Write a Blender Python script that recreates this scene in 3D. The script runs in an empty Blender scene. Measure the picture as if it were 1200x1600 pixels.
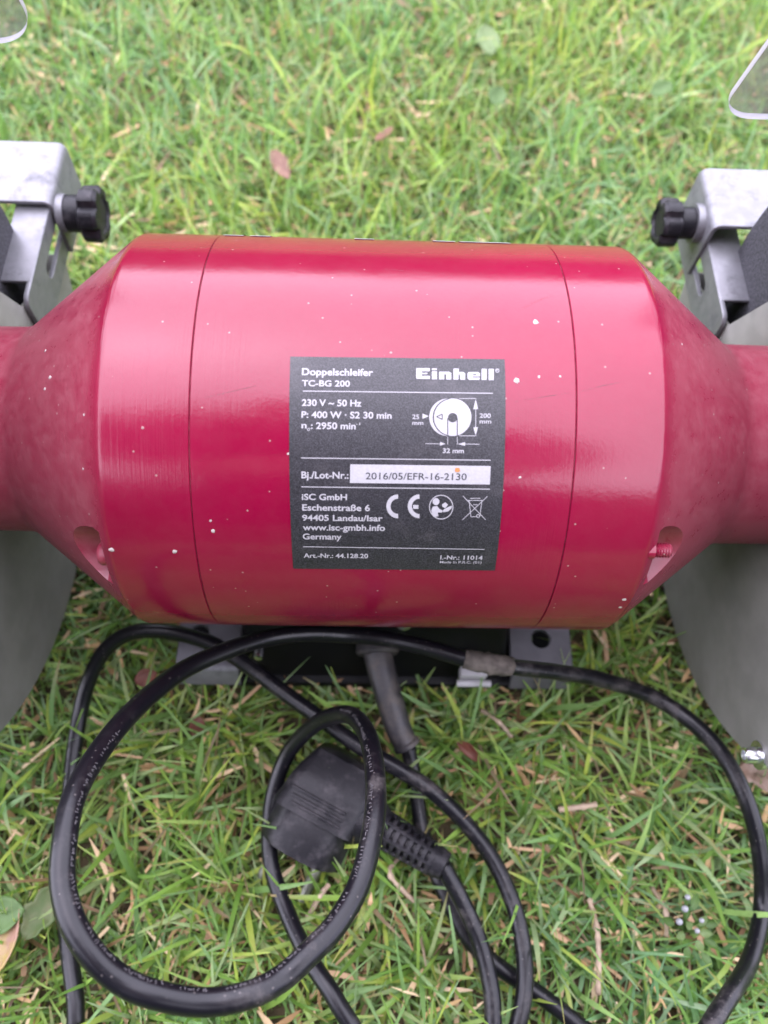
import bpy, bmesh, math, random
import numpy as np
from mathutils import Vector, Matrix, Quaternion

random.seed(7)
rng = np.random.default_rng(11)
S = bpy.context.scene
COL = S.collection
R = math.radians

# ---------------------------------------------------------------- camera
cam_data = bpy.data.cameras.new('camera')
cam = bpy.data.objects.new('camera', cam_data)
COL.objects.link(cam)
rotm = Matrix(((0.99944, -0.01908, -0.02733), (0.00598, 0.90924, -0.41623), (0.03279, 0.41583, 0.90885)))
cam.matrix_world = Matrix.Translation((-0.0053, -0.1392, 0.3711)) @ rotm.to_4x4()
cam_data.sensor_fit = 'VERTICAL'
cam_data.sensor_height = 36.0
cam_data.sensor_width = 27.0
cam_data.lens = 27.62
cam_data.clip_start = 0.01
cam_data.clip_end = 400
cam_data.dof.use_dof = True
cam_data.dof.focus_distance = 0.240
cam_data.dof.aperture_fstop = 9.5
S.camera = cam

# ---------------------------------------------------------------- sky, sun, exposure
SUN_EL, SUN_AZ = R(68), R(-45)
world = bpy.data.worlds.new('World')
S.world = world
world.use_nodes = True
wn, wl = world.node_tree.nodes, world.node_tree.links
wn.clear()
sky = wn.new('ShaderNodeTexSky')
sky.sky_type = 'NISHITA'
sky.sun_disc = False
sky.sun_elevation = SUN_EL
sky.sun_rotation = SUN_AZ
sky.air_density = 1.0
sky.dust_density = 0.6
sky.ozone_density = 1.0
hs = wn.new('ShaderNodeHueSaturation')
hs.inputs['Saturation'].default_value = 0.30
hs.inputs['Value'].default_value = 1.0
bg = wn.new('ShaderNodeBackground')
bg.inputs['Strength'].default_value = 0.15
wo = wn.new('ShaderNodeOutputWorld')
wl.new(sky.outputs[0], hs.inputs['Color'])
cast = wn.new('ShaderNodeMix')
cast.data_type = 'RGBA'
cast.blend_type = 'MULTIPLY'
cast.inputs[0].default_value = 1.0
cast.inputs[7].default_value = (1.0, 0.92, 1.14, 1)      # milky lavender-grey overcast
wl.new(hs.outputs[0], cast.inputs[6])
wl.new(cast.outputs[2], bg.inputs['Color'])
wl.new(bg.outputs[0], wo.inputs['Surface'])

sun_d = bpy.data.lights.new('sun', 'SUN')
sun_d.energy = 1.5
sun_d.angle = R(165)
sun_d.color = (1.0, 0.965, 0.97)
sun = bpy.data.objects.new('sun', sun_d)
COL.objects.link(sun)
sun_dir = Vector((math.sin(SUN_AZ) * math.cos(SUN_EL), math.cos(SUN_AZ) * math.cos(SUN_EL), math.sin(SUN_EL)))
sun.rotation_euler = (-sun_dir).to_track_quat('-Z', 'Y').to_euler()
sun.location = (0, 0, 5)

vs = S.view_settings
vs.view_transform = 'Standard'
vs.look = 'None'
vs.gamma = 1
vs.use_curve_mapping = False
vs.exposure = 2.4
S.render.engine = 'CYCLES'
S.cycles.use_denoising = True
S.cycles.max_bounces = 8
S.cycles.transparent_max_bounces = 8

# ---------------------------------------------------------------- helpers
H = 0.13            # height of the motor axis above the soil
RB = 0.066          # radius of the motor housing


def srgb(r, g, b):
    f = lambda c: (c / 255 / 12.92) if c / 255 <= 0.04045 else ((c / 255 + 0.055) / 1.055) ** 2.4
    return (f(r), f(g), f(b), 1)


class NT:
    """small wrapper for writing node materials"""
    def __init__(self, name):
        self.m = bpy.data.materials.new(name)
        self.m.use_nodes = True
        self.n, self.l = self.m.node_tree.nodes, self.m.node_tree.links
        self.b = self.n['Principled BSDF']
        self.out = self.n['Material Output']
        self._tc = None

    def co(self, which='Object'):
        if self._tc is None:
            self._tc = self.n.new('ShaderNodeTexCoord')
        return self._tc.outputs[which]

    def set(self, sock, v):
        s = self.b.inputs[sock] if isinstance(sock, str) else sock
        if hasattr(v, 'links') or isinstance(v, bpy.types.NodeSocket):
            self.l.new(v, s)
        else:
            s.default_value = v

    def mapping(self, scale, src=None):
        n = self.n.new('ShaderNodeMapping')
        n.inputs['Scale'].default_value = scale
        self.l.new(src or self.co(), n.inputs['Vector'])
        return n.outputs[0]

    def noise(self, scale, detail=4, rough=0.55, src=None, col=False):
        n = self.n.new('ShaderNodeTexNoise')
        n.inputs['Scale'].default_value = scale
        n.inputs['Detail'].default_value = detail
        n.inputs['Roughness'].default_value = rough
        self.l.new(src or self.co(), n.inputs['Vector'])
        return n.outputs[1 if col else 0]

    def voro(self, scale, src=None):
        n = self.n.new('ShaderNodeTexVoronoi')
        n.inputs['Scale'].default_value = scale
        self.l.new(src or self.co(), n.inputs['Vector'])
        return n.outputs['Distance'], n.outputs['Color']

    def ramp(self, v, a, b, lo=0.0, hi=1.0):
        n = self.n.new('ShaderNodeMapRange')
        n.interpolation_type = 'SMOOTHSTEP'
        n.inputs['From Min'].default_value = a
        n.inputs['From Max'].default_value = b
        n.inputs['To Min'].default_value = lo
        n.inputs['To Max'].default_value = hi
        self.l.new(v, n.inputs['Value'])
        return n.outputs[0]

    def math(self, op, a, b=None):
        n = self.n.new('ShaderNodeMath')
        n.operation = op
        for i, v in enumerate((a, b)):
            if v is None:
                continue
            if isinstance(v, (int, float)):
                n.inputs[i].default_value = v
            else:
                self.l.new(v, n.inputs[i])
        return n.outputs[0]

    def mix(self, f, a, b):
        n = self.n.new('ShaderNodeMix')
        n.data_type = 'RGBA'
        for s, v in ((n.inputs[0], f), (n.inputs[6], a), (n.inputs[7], b)):
            if isinstance(v, (int, float, tuple)):
                s.default_value = v
            else:
                self.l.new(v, s)
        return n.outputs[2]

    def sep(self, src=None):
        n = self.n.new('ShaderNodeSeparateXYZ')
        self.l.new(src or self.co(), n.inputs[0])
        return n.outputs

    def bump(self, h, strength, dist=0.001, prev=None):
        n = self.n.new('ShaderNodeBump')
        n.inputs['Strength'].default_value = strength
        n.inputs['Distance'].default_value = dist
        self.l.new(h, n.inputs['Height'])
        if prev is not None:
            self.l.new(prev, n.inputs['Normal'])
        return n.outputs[0]

    def attr(self, name):
        n = self.n.new('ShaderNodeAttribute')
        n.attribute_name = name
        return n


def link_mesh(name, me, mat, parent=None, smooth=True):
    o = bpy.data.objects.new(name, me)
    COL.objects.link(o)
    if mat is not None:
        for m in (mat if isinstance(mat, (list, tuple)) else [mat]):
            me.materials.append(m)
    if parent is not None:
        o.parent = parent
    if smooth:
        me.polygons.foreach_set('use_smooth', [True] * len(me.polygons))
    return o


def mesh_obj(name, verts, faces, mat, parent=None, smooth=True, sharp=None):
    me = bpy.data.meshes.new(name)
    me.from_pydata([tuple(v) for v in verts], [], faces)
    me.validate()
    me.update()
    o = link_mesh(name, me, mat, parent, smooth)
    if sharp is not None:
        me.set_sharp_from_angle(angle=R(sharp))
    return o


def bm_obj(name, bm, mat, parent=None, smooth=True, sharp=35):
    bmesh.ops.recalc_face_normals(bm, faces=bm.faces)
    me = bpy.data.meshes.new(name)
    bm.to_mesh(me)
    bm.free()
    o = link_mesh(name, me, mat, parent, smooth)
    if smooth and sharp:
        me.set_sharp_from_angle(angle=R(sharp))
    return o


def thing(name, label, cat, loc=(0, 0, 0), group=None):
    o = bpy.data.objects.new(name, None)
    o.empty_display_size = 0.02
    COL.objects.link(o)
    o.location = loc
    o['label'] = label
    o['category'] = cat
    if group:
        o['group'] = group
    return o


def tag(o, label, cat, group=None):
    o['label'] = label
    o['category'] = cat
    if group:
        o['group'] = group
    return o


def lathe(bm, prof, axis_o, axis_d, n=64, cap=True):
    """revolve (t, r) pairs round an axis"""
    d = Vector(axis_d).normalized()
    u = d.orthogonal().normalized()
    v = d.cross(u)
    o = Vector(axis_o)
    rings = []
    for t, r in prof:
        rings.append([bm.verts.new(o + d * t + (u * math.cos(2 * math.pi * k / n) + v * math.sin(2 * math.pi * k / n)) * r) for k in range(n)])
    for a, b in zip(rings, rings[1:]):
        for k in range(n):
            bm.faces.new((a[k], a[(k + 1) % n], b[(k + 1) % n], b[k]))
    if cap:
        bm.faces.new(rings[0][::-1])
        bm.faces.new(rings[-1])
    return bm


def box(bm, lo, hi, bev=0.0, seg=2, M=None):
    g = bmesh.ops.create_cube(bm, size=1.0)
    vs_ = g['verts']
    for v in vs_:
        v.co = Vector([lo[i] + (v.co[i] + 0.5) * (hi[i] - lo[i]) for i in range(3)])
    if bev > 0:
        es = list({e for v in vs_ for e in v.link_edges})
        r = bmesh.ops.bevel(bm, geom=es, offset=bev, segments=seg, profile=0.5, affect='EDGES')
        vs_ = list({v for f in r['faces'] for v in f.verts} | {v for v in vs_ if v.is_valid})
    if M is not None:
        for v in vs_:
            v.co = M @ v.co
    return vs_


def catmull(pts, per=8):
    P = [Vector(p) for p in pts]
    P = [P[0] * 2 - P[1]] + P + [P[-1] * 2 - P[-2]]
    out = []
    for i in range(1, len(P) - 2):
        p0, p1, p2, p3 = P[i - 1:i + 3]
        for k in range(per):
            t = k / per
            out.append(0.5 * ((2 * p1) + (p2 - p0) * t + (2 * p0 - 5 * p1 + 4 * p2 - p3) * t * t + (3 * p1 - p0 - 3 * p2 + p3) * t ** 3))
    out.append(P[-2])
    return out


def tube(bm, path, rad, n=14, cap=True, uvl=None):
    """sweep a circle along a path with parallel transport; rad is a number or a function of (i, count)"""
    T = [(path[min(i + 1, len(path) - 1)] - path[max(i - 1, 0)]).normalized() for i in range(len(path))]
    u = T[0].orthogonal().normalized()
    rings, frames = [], []
    for i, p in enumerate(path):
        if i:
            q = T[i - 1].rotation_difference(T[i])
            u = (q @ u)
            u = (u - T[i] * u.dot(T[i])).normalized()
        v = T[i].cross(u)
        r = rad(i, len(path)) if callable(rad) else rad
        frames.append((p, u.copy(), v.copy()))
        rings.append([bm.verts.new(p + (u * math.cos(2 * math.pi * k / n) + v * math.sin(2 * math.pi * k / n)) * r) for k in range(n)])
    for a, b in zip(rings, rings[1:]):
        for k in range(n):
            bm.faces.new((a[k], a[(k + 1) % n], b[(k + 1) % n], b[k]))
    if cap:
        bm.faces.new(rings[0][::-1])
        bm.faces.new(rings[-1])
    return frames


def curve_mesh(loops, extrude=0.0, bevel=0.0, res=2):
    """2-D filled outline with holes (a list of closed loops) turned into a mesh in the XY plane"""
    cu = bpy.data.curves.new('outline', 'CURVE')
    cu.dimensions = '2D'
    cu.fill_mode = 'BOTH'
    cu.extrude = extrude
    cu.bevel_depth = bevel
    cu.bevel_resolution = res
    for lp in loops:
        sp = cu.splines.new('POLY')
        sp.points.add(len(lp) - 1)
        for p, (x, y) in zip(sp.points, lp):
            p.co = (x, y, 0, 1)
        sp.use_cyclic_u = True
    return curve_to_mesh(cu)


def curve_to_mesh(cu):
    o = bpy.data.objects.new('outline', cu)
    COL.objects.link(o)
    dg = bpy.context.evaluated_depsgraph_get()
    dg.update()
    me = bpy.data.meshes.new_from_object(o.evaluated_get(dg), depsgraph=dg)
    bpy.data.objects.remove(o)
    bpy.data.curves.remove(cu)
    me.materials.clear()
    return me


def arc(cx, cy, r, a0, a1, n=10):
    return [(cx + r * math.cos(R(a0 + (a1 - a0) * k / n)), cy + r * math.sin(R(a0 + (a1 - a0) * k / n))) for k in range(n + 1)]


def circle(cx, cy, r, n=24):
    return arc(cx, cy, r, 0, 360 * (n - 1) / n, n - 1)


def rrect(x0, y0, x1, y1, r, n=5):
    return (arc(x0 + r, y0 + r, r, 180, 270, n) + arc(x1 - r, y0 + r, r, 270, 360, n)
            + arc(x1 - r, y1 - r, r, 0, 90, n) + arc(x0 + r, y1 - r, r, 90, 180, n))


# ---------------------------------------------------------------- materials
def mat_paint():
    t = NT('red_paint')
    x = t.sep()
    ax = t.math('ABSOLUTE', x[0])
    cone = t.ramp(ax, 0.0765, 0.083)
    tone = t.noise(14, 3)
    red = t.mix(t.ramp(tone, 0.3, 0.7), (0.176, 0.0007, 0.0215, 1), (0.215, 0.0010, 0.029, 1))
    d1 = t.ramp(t.noise(190, 8, 0.7), 0.15, 0.85)
    d2 = t.ramp(t.noise(9, 4), 0.30, 0.70, 0.86, 1.0)
    dust = t.math('MULTIPLY', t.math('MULTIPLY', d1, d2), t.math('ADD', t.math('MULTIPLY', cone, 0.50), 0.08))
    dust = t.math('ADD', dust, t.math('MULTIPLY', cone, 0.08))
    c = t.mix(dust, red, (0.29, 0.085, 0.105, 1))
    # tiny pale specks of dust and paint
    dist, rc = t.voro(330)
    rx = t.sep(rc)
    spk = t.math('MULTIPLY', t.ramp(dist, 0.07, 0.12, 1, 0), t.ramp(rx[0], 0.80, 0.82))
    dist2, rc2 = t.voro(95)
    rx2 = t.sep(rc2)
    spk2 = t.math('MULTIPLY', t.ramp(dist2, 0.03, 0.045, 1, 0), t.ramp(rx2[1], 0.90, 0.91))
    c = t.mix(t.math('MULTIPLY', spk, 0.65), c, (0.36, 0.25, 0.23, 1))
    c = t.mix(t.math('MULTIPLY', spk2, 0.6), c, (0.36, 0.28, 0.26, 1))
    # small dark chips
    dist3, rc3 = t.voro(60)
    rx3 = t.sep(rc3)
    chip = t.math('MULTIPLY', t.ramp(dist3, 0.03, 0.045, 1, 0), t.ramp(rx3[2], 0.78, 0.80))
    c = t.mix(t.math('MULTIPLY', chip, 0.75), c, (0.09, 0.03, 0.03, 1))
    t.set('Base Color', c)
    rough = t.math('ADD', t.math('MULTIPLY', dust, 0.6), 0.15)
    patch = t.ramp(t.noise(16, 2), 0.50, 0.62)
    rough = t.math('ADD', rough, t.math('MULTIPLY', patch, 0.05))
    t.set('Roughness', rough)
    t.set('IOR', 1.54)
    # rubbed rings run round the drum: very fine in x, long round the axis
    sc = t.noise(1.0, 3, 0.6, t.mapping((1700, 22, 22)))
    peel = t.noise(750, 2)
    b1 = t.bump(t.math('MULTIPLY', sc, t.math('ADD', t.math('MULTIPLY', patch, 1.0), 0.06)), 0.28, 0.00025)
    b2 = t.bump(peel, 0.16, 0.0002, t.bump(t.noise(38, 3), 0.10, 0.0010, b1))
    b3 = t.bump(spk2, 0.5, 0.0003, b2)
    t.set('Normal', b3)
    return t.m


def mat_simple(name, col, rough, metal=0.0, nscale=0, namt=0.2, bump=0.0, bscale=800, ior=1.5, dirt=None, dscale=60, dlo=.5, dhi=.7, damt=.7):
    t = NT(name)
    c = col
    if nscale:
        f = t.noise(nscale, 5)
        c = t.mix(t.ramp(f, 0.3, 0.7), tuple(v * (1 - namt) for v in col[:3]) + (1,), tuple(min(1, v * (1 + namt)) for v in col[:3]) + (1,))
    r = rough
    if dirt:
        dm = t.math('MULTIPLY', t.ramp(t.noise(dscale, 8, 0.7), dlo, dhi), damt)
        c = t.mix(dm, c, dirt)
        r = t.math('ADD', t.math('MULTIPLY', dm, 0.4), rough)
    t.set('Base Color', c)
    t.set('Roughness', r)
    t.set('Metallic', metal)
    t.set('IOR', ior)
    if bump:
        t.set('Normal', t.bump(t.noise(bscale, 3), bump, 0.0004))
    return t.m


M = {}
M['paint'] = mat_paint()
M['fleck'] = mat_simple('dried_paint_fleck', (0.42, 0.36, 0.34, 1), 0.6)
M['scratch'] = mat_simple('scratched_groove', (0.10, 0.03, 0.035, 1), 0.6)
M['seam'] = mat_simple('dusty_seam', (0.085, 0.012, 0.018, 1), 0.85, dirt=(0.27, 0.14, 0.13, 1), dscale=150, dlo=.42, dhi=.62, damt=.8)
M['guard'] = mat_simple('grey_guard_paint', (0.180, 0.176, 0.160, 1), 0.5, nscale=90, namt=0.1, bump=0.08, bscale=1500, dirt=(0.21, 0.20, 0.18, 1), dscale=25, dlo=.5, dhi=.8, damt=.5)
M['zinc'] = mat_simple('zinc_plated_steel', (0.205, 0.205, 0.218, 1), 0.45, 0.5, nscale=160, namt=0.10, bump=0.05, bscale=900, dirt=(0.07, 0.07, 0.075, 1), dscale=110, dlo=.50, dhi=.72, damt=.5)
M['cast'] = mat_simple('grey_foot_metal', (0.13, 0.127, 0.14, 1), 0.5, 0.35, nscale=120, namt=0.12, bump=0.06, dirt=(0.12, 0.11, 0.11, 1), dscale=60, damt=.5)
M['steel'] = mat_simple('bright_steel', (0.75, 0.76, 0.78, 1), 0.25, 1.0)
M['pin'] = mat_simple('dull_nickel', (0.30, 0.30, 0.26, 1), 0.45, 0.9)
M['black'] = mat_simple('black_plastic', (0.009, 0.0085, 0.011, 1), 0.42, bump=0.25, bscale=900, ior=1.36, dirt=(0.11, 0.10, 0.105, 1), dscale=130, dlo=.46, dhi=.82, damt=.55)
M['base'] = mat_simple('black_base_paint', (0.004, 0.004, 0.005, 1), 0.5, bump=0.05, ior=1.3, dirt=(0.03, 0.028, 0.027, 1), dscale=60, dlo=.55, dhi=.8, damt=.5)
M['abrasive'] = mat_simple('grinding_grit', (0.045, 0.045, 0.052, 1), 0.8, nscale=900, namt=0.6, bump=0.9, bscale=1100)
M['white'] = mat_simple('white_tag', (0.42, 0.41, 0.42, 1), 0.45)
M['flange'] = mat_simple('grey_rubber_sleeve', (0.030, 0.028, 0.031, 1), 0.45, dirt=(0.13, 0.105, 0.085, 1), dscale=90, dlo=.45, dhi=.70, damt=.55, bump=.1)


def mat_cable(name, base, dirt, lo, hi, amt):
    t = NT(name)
    d = t.math('MULTIPLY', t.ramp(t.noise(75, 9, 0.75), lo, hi), t.ramp(t.noise(12, 2), 0.42, 0.6))
    dd, rc = t.voro(520)
    sp = t.math('MULTIPLY', t.ramp(dd, 0.12, 0.2, 1, 0), t.ramp(t.sep(rc)[0], 0.58, 0.61))
    c = t.mix(t.math('MULTIPLY', d, amt), base, dirt)
    c = t.mix(t.math('MULTIPLY', sp, 0.5), c, dirt)
    t.set('Base Color', c)
    t.set('Roughness', t.math('ADD', t.math('MULTIPLY', d, 0.35), 0.30))
    t.set('IOR', 1.42)
    t.set('Normal', t.bump(t.noise(420, 4), 0.12, 0.0004))
    return t.m


M['cable'] = mat_cable('black_rubber_cable', (0.0055, 0.0052, 0.0075, 1), (0.12, 0.105, 0.10, 1), 0.49, 0.72, 0.55)
M['mud'] = mat_simple('dried_mud', (0.10, 0.085, 0.073, 1), 0.9, nscale=250, namt=.35, bump=.8, bscale=700)
M['mark'] = mat_simple('dusty_raised_marks', (0.075, 0.07, 0.074, 1), 0.6)


def mat_label():
    t = NT('label_black')
    g = t.noise(2600, 2, 0.7)
    c = t.mix(t.ramp(g, 0.35, 0.72), (0.006, 0.0058, 0.0075, 1), (0.048, 0.045, 0.053, 1))
    d = t.ramp(t.noise(60, 6, .7), .55, .75)
    c = t.mix(t.math('MULTIPLY', d, 0.22), c, (0.13, 0.115, 0.12, 1))
    t.set('Base Color', c)
    t.set('Roughness', 0.42)
    t.set('IOR', 1.55)
    t.set('Normal', t.bump(g, 0.25, 0.0002))
    return t.m


M['label'] = mat_label()
M['print'] = mat_simple('white_print', (0.36, 0.347, 0.364, 1), 0.5, nscale=1500, namt=.06)
M['ink'] = mat_simple('black_print', (0.03, 0.03, 0.035, 1), 0.6)
M['orange'] = mat_simple('orange_spot', (0.42, 0.17, 0.05, 1), 0.6)


def mat_clear():
    """thin scuffed polycarbonate: mostly see-through, a little gloss and a milky haze of scratches"""
    t = NT('clear_polycarbonate')
    n = t.noise(26, 6, .7)
    tr = t.n.new('ShaderNodeBsdfTransparent')
    tr.inputs['Color'].default_value = (0.95, 0.955, 0.955, 1)
    t.set('Base Color', (0.50, 0.50, 0.51, 1))
    t.set('Roughness', 0.12)
    mx = t.n.new('ShaderNodeMixShader')
    t.l.new(t.ramp(n, 0.35, 0.75, 0.22, 0.42), mx.inputs[0])
    t.l.new(tr.outputs[0], mx.inputs[1])
    t.l.new(t.b.outputs[0], mx.inputs[2])
    t.l.new(mx.outputs[0], t.out.inputs[0])
    return t.m


M['clear'] = mat_clear()
M['clear_edge'] = mat_simple('frosted_shield_edge', (0.40, 0.395, 0.42, 1), 0.4)


def mat_blade(name, tr=0.42, rough=0.36):
    t = NT(name)
    a = t.attr('tint')
    n = t.noise(420, 3)
    c = t.mix(t.ramp(n, 0.3, 0.7, 0.0, 0.35), a.outputs['Color'], t.mix(0.5, a.outputs['Color'], (0.16, 0.2, 0.08, 1)))
    t.set('Base Color', c)
    t.set('Roughness', rough)
    t.set('IOR', 1.45)
    tl = t.n.new('ShaderNodeBsdfTranslucent')
    t.l.new(c, tl.inputs['Color'])
    mx = t.n.new('ShaderNodeMixShader')
    mx.inputs[0].default_value = tr
    t.l.new(t.b.outputs[0], mx.inputs[1])
    t.l.new(tl.outputs[0], mx.inputs[2])
    t.l.new(mx.outputs[0], t.out.inputs[0])
    return t.m


M['blade'] = mat_blade('grass_blade')
M['straw'] = mat_blade('dry_straw', 0.15, 0.6)


def mat_soil():
    t = NT('soil')
    n1, n2 = t.noise(45, 8, .7), t.noise(2.2, 4)
    near = t.mix(t.ramp(n1, .35, .7), (0.045, 0.034, 0.018, 1), (0.14, 0.10, 0.055, 1))
    far = t.mix(t.ramp(n2, .3, .7), (0.045, 0.085, 0.022, 1), (0.085, 0.13, 0.035, 1))
    geo = t.n.new('ShaderNodeNewGeometry')
    ln = t.n.new('ShaderNodeVectorMath')
    ln.operation = 'LENGTH'
    t.l.new(geo.outputs['Position'], ln.inputs[0])
    t.set('Base Color', t.mix(t.ramp(ln.outputs['Value'], 0.9, 2.2), near, far))
    t.set('Roughness', 0.95)
    t.set('Normal', t.bump(n1, .8, .004))
    return t.m


M['soil'] = mat_soil()

# ---------------------------------------------------------------- ground
bm = bmesh.new()
for rad0, rad1 in ((0.0, 1.2), (1.2, 6), (6, 60)):
    nseg = 48
    if rad0 == 0:
        bmesh.ops.create_circle(bm, cap_ends=True, segments=nseg, radius=rad1)
    else:
        a = [bm.verts.new((rad0 * math.cos(2 * math.pi * k / nseg), rad0 * math.sin(2 * math.pi * k / nseg), 0)) for k in range(nseg)]
        b = [bm.verts.new((rad1 * math.cos(2 * math.pi * k / nseg), rad1 * math.sin(2 * math.pi * k / nseg), 0)) for k in range(nseg)]
        for k in range(nseg):
            bm.faces.new((a[k], a[(k + 1) % nseg], b[(k + 1) % nseg], b[k]))
bmesh.ops.remove_doubles(bm, verts=bm.verts, dist=1e-5)
ground = bm_obj('ground', bm, M['soil'], smooth=False)
ground['kind'] = 'structure'
for p in ground.data.polygons:
    if p.normal.z < 0:
        p.flip()

# ---------------------------------------------------------------- bench grinder
G = thing('bench_grinder', 'red double bench grinder with black rating label lying across the lawn', 'bench grinder')
AX = (0, 0, H)


def cyl_pt(x, s, r):
    """point on the housing: x along the axis, s metres round the drum from the rear horizon"""
    a = s / RB
    return Vector((x, -math.cos(a) * r, H + math.sin(a) * r))


# centre drum and end bells
bm = bmesh.new()
lathe(bm, [(-0.05205, RB - 0.006), (-0.05205, RB - 0.0003), (-0.0518, RB), (0.0518, RB), (0.05205, RB - 0.0003), (0.05205, RB - 0.006)], AX, (1, 0, 0), 160)
housing = bm_obj('motor_housing', bm, M['paint'], G, sharp=30)
for s in (-1, 1):
    bm = bmesh.new()
    lathe(bm, [(s * 0.0515, RB - 0.00045), (s * 0.0528, RB - 0.00045)], AX, (1, 0, 0), 128, cap=False)
    bm_obj('seam_gap', bm, M['seam'], housing)


def bell_profile(s):
    pr = [(0.0522, 0.040), (0.0522, RB - 0.0003), (0.0524, RB)]
    # cylinder, rounded shoulder, cone, fillet, neck
    for k in range(7):
        a = R(90 - 38 * k / 6)
        pr.append((0.0752 + 0.0038 * math.cos(a), RB - 0.0038 + 0.0038 * math.sin(a)))
    x1, r1 = pr[-1]
    x2, r2 = 0.1135, 0.0372
    pr += [(x1 + (x2 - x1) * k / 6, r1 + (r2 - r1) * k / 6) for k in range(1, 7)]
    pr += [(0.1150, 0.0362), (0.1168, 0.0356), (0.1190, 0.0352), (0.1392, 0.0350), (0.1392, 0.02)]
    return [(s * t, r) for t, r in pr]


for s, deg in ((-1, 24.5), (1, 28.0)):
    bm = bmesh.new()
    lathe(bm, bell_profile(s), AX, (1, 0, 0), 160)
    bell = bm_obj('end_bell', bm, M['paint'], G, sharp=None)
    # bolt pockets cut through the shoulder of the cone
    bm = bmesh.new()
    for dd in (deg, deg + 180):
        c = Vector((s * 0.0792, -math.cos(R(dd)) * 0.0672, H + math.sin(R(dd)) * 0.0672))
        lathe(bm, [(0, 0.0112), (0.002, 0.0122), (0.05, 0.0126)], c, (s, 0, 0), 40)
    cutter = bm_obj('cutter', bm, None)
    md = bell.modifiers.new('pockets', 'BOOLEAN')
    md.object = cutter
    md.operation = 'DIFFERENCE'
    md.solver = 'EXACT'
    dg = bpy.context.evaluated_depsgraph_get()
    dg.update()
    me = bpy.data.meshes.new_from_object(bell.evaluated_get(dg), depsgraph=dg)
    bell.modifiers.clear()
    old = bell.data
    bell.data = me
    bpy.data.meshes.remove(old)
    bpy.data.objects.remove(cutter)
    me.polygons.foreach_set('use_smooth', [True] * len(me.polygons))
    me.set_sharp_from_angle(angle=R(24))
    # a bolt in each pocket
    if s < 0:
        bm = bmesh.new()
        c = Vector((-0.0788, -math.cos(R(23.8)) * 0.0600, H + math.sin(R(23.8)) * 0.0600))
        lathe(bm, [(0, 0.0036), (0.0022, 0.0036), (0.0031, 0.0030), (0.0035, 0.0016), (0.0036, 0.0002)], c, (-1, 0, 0), 20)
        bm_obj('bolt_head', bm, M['paint'], bell)
    else:
        bm = bmesh.new()
        c = Vector((0.0768, -math.cos(R(31.0)) * 0.0632, H + math.sin(R(31.0)) * 0.0632))
        pr = [(0, 0.0026), (0.0021, 0.0026)]
        for k in range(6):
            pr += [(0.0021 + k * 0.0008, 0.0018), (0.0025 + k * 0.0008, 0.0022)]
        pr += [(0.0071, 0.0018), (0.0074, 0.0014)]
        lathe(bm, pr, c, (1, 0, 0), 20)
        bm_obj('bolt', bm, M['paint'], bell, sharp=60)

# flecks and scratches on the paint
FLECKS = [(0.0358, 74.2, 0.066, 0.0009), (0.0418, 90.0, 0.066, 0.00081), (-0.0581, 29.7, 0.066, 0.00072), (-0.0758, 29.9, 0.066, 0.00081), (0.0743, 14.4, 0.066, 0.00072), (0.0744, 10.4, 0.066, 0.00054), (0.0419, 75.3, 0.066, 0.00036), (-0.099, 88.7, 0.0484, 0.00054), (-0.0952, 77.1, 0.0514, 0.00063), (-0.0969, 73.7, 0.05, 0.00063), (-0.0812, 64.1, 0.0623, 0.00036), (-0.1161, 87.4, 0.035, 0.0009), (-0.1169, 30.9, 0.035, 0.00072), (-0.0821, 50.4, 0.0616, 0.00036), (-0.0472, 38.8, 0.066, 0.00036), (-0.0467, 36.0, 0.066, 0.00054), (0.1201, 88.9, 0.035, 0.00054), (0.0854, 89.0, 0.059, 0.00036), (-0.0256, 55.8, 0.066, 0.00032), (0.0374, 51.3, 0.066, 0.00036), (0.0477, 75.5, 0.066, 0.00032), (0.0083, 136.0, 0.0672, 0.00036)]
bm = bmesh.new()
for x, a, r, rad in FLECKS:
    nrm = Vector((0, -math.cos(R(a)), math.sin(R(a))))
    if abs(x) > 0.0765 and r < 0.0659 and r > 0.036:
        nrm = (nrm + Vector((math.copysign(0.78, x), 0, 0))).normalized()
    p = Vector((x, -math.cos(R(a)) * r, H + math.sin(R(a)) * r))
    u = nrm.orthogonal().normalized()
    v = nrm.cross(u)
    n = 11
    jit = [random.uniform(0.75, 1.2) for _ in range(n)]
    ring = [bm.verts.new(p + nrm * 0.00002 + (u * math.cos(2 * math.pi * k / n) + v * math.sin(2 * math.pi * k / n)) * rad * jit[k]) for k in range(n)]
    ring2 = [bm.verts.new(p + nrm * rad * 0.28 + (u * math.cos(2 * math.pi * k / n) + v * math.sin(2 * math.pi * k / n)) * rad * jit[k] * 0.65) for k in range(n)]
    for k in range(n):
        bm.faces.new((ring[k], ring[(k + 1) % n], ring2[(k + 1) % n], ring2[k]))
    bm.faces.new(ring2)
fk = bm_obj('paint_fleck', bm, M['fleck'], housing, sharp=None)
fk['kind'] = 'stuff'
SCR = [[(-0.04833, 0.07868), (-0.04123, 0.08058), (-0.03243, 0.08289)], [(0.03764, 0.1076), (0.04305, 0.11144), (0.04771, 0.11396)], [(0.03454, 0.07956), (0.04324, 0.08117), (0.05111, 0.0826)], [(0.05286, 0.08281), (0.05902, 0.08457), (0.06521, 0.08599)], [(-0.02802, 0.09304), (-0.02906, 0.08475)], [(-0.06408, 0.08782), (-0.06368, 0.08425)], [(0.01322, 0.10793), (0.01031, 0.10507)], [(-0.00037, 0.12425), (0.00706, 0.12324)], [(0.03679, 0.09193), (0.03689, 0.08912)]]
bm = bmesh.new()
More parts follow.
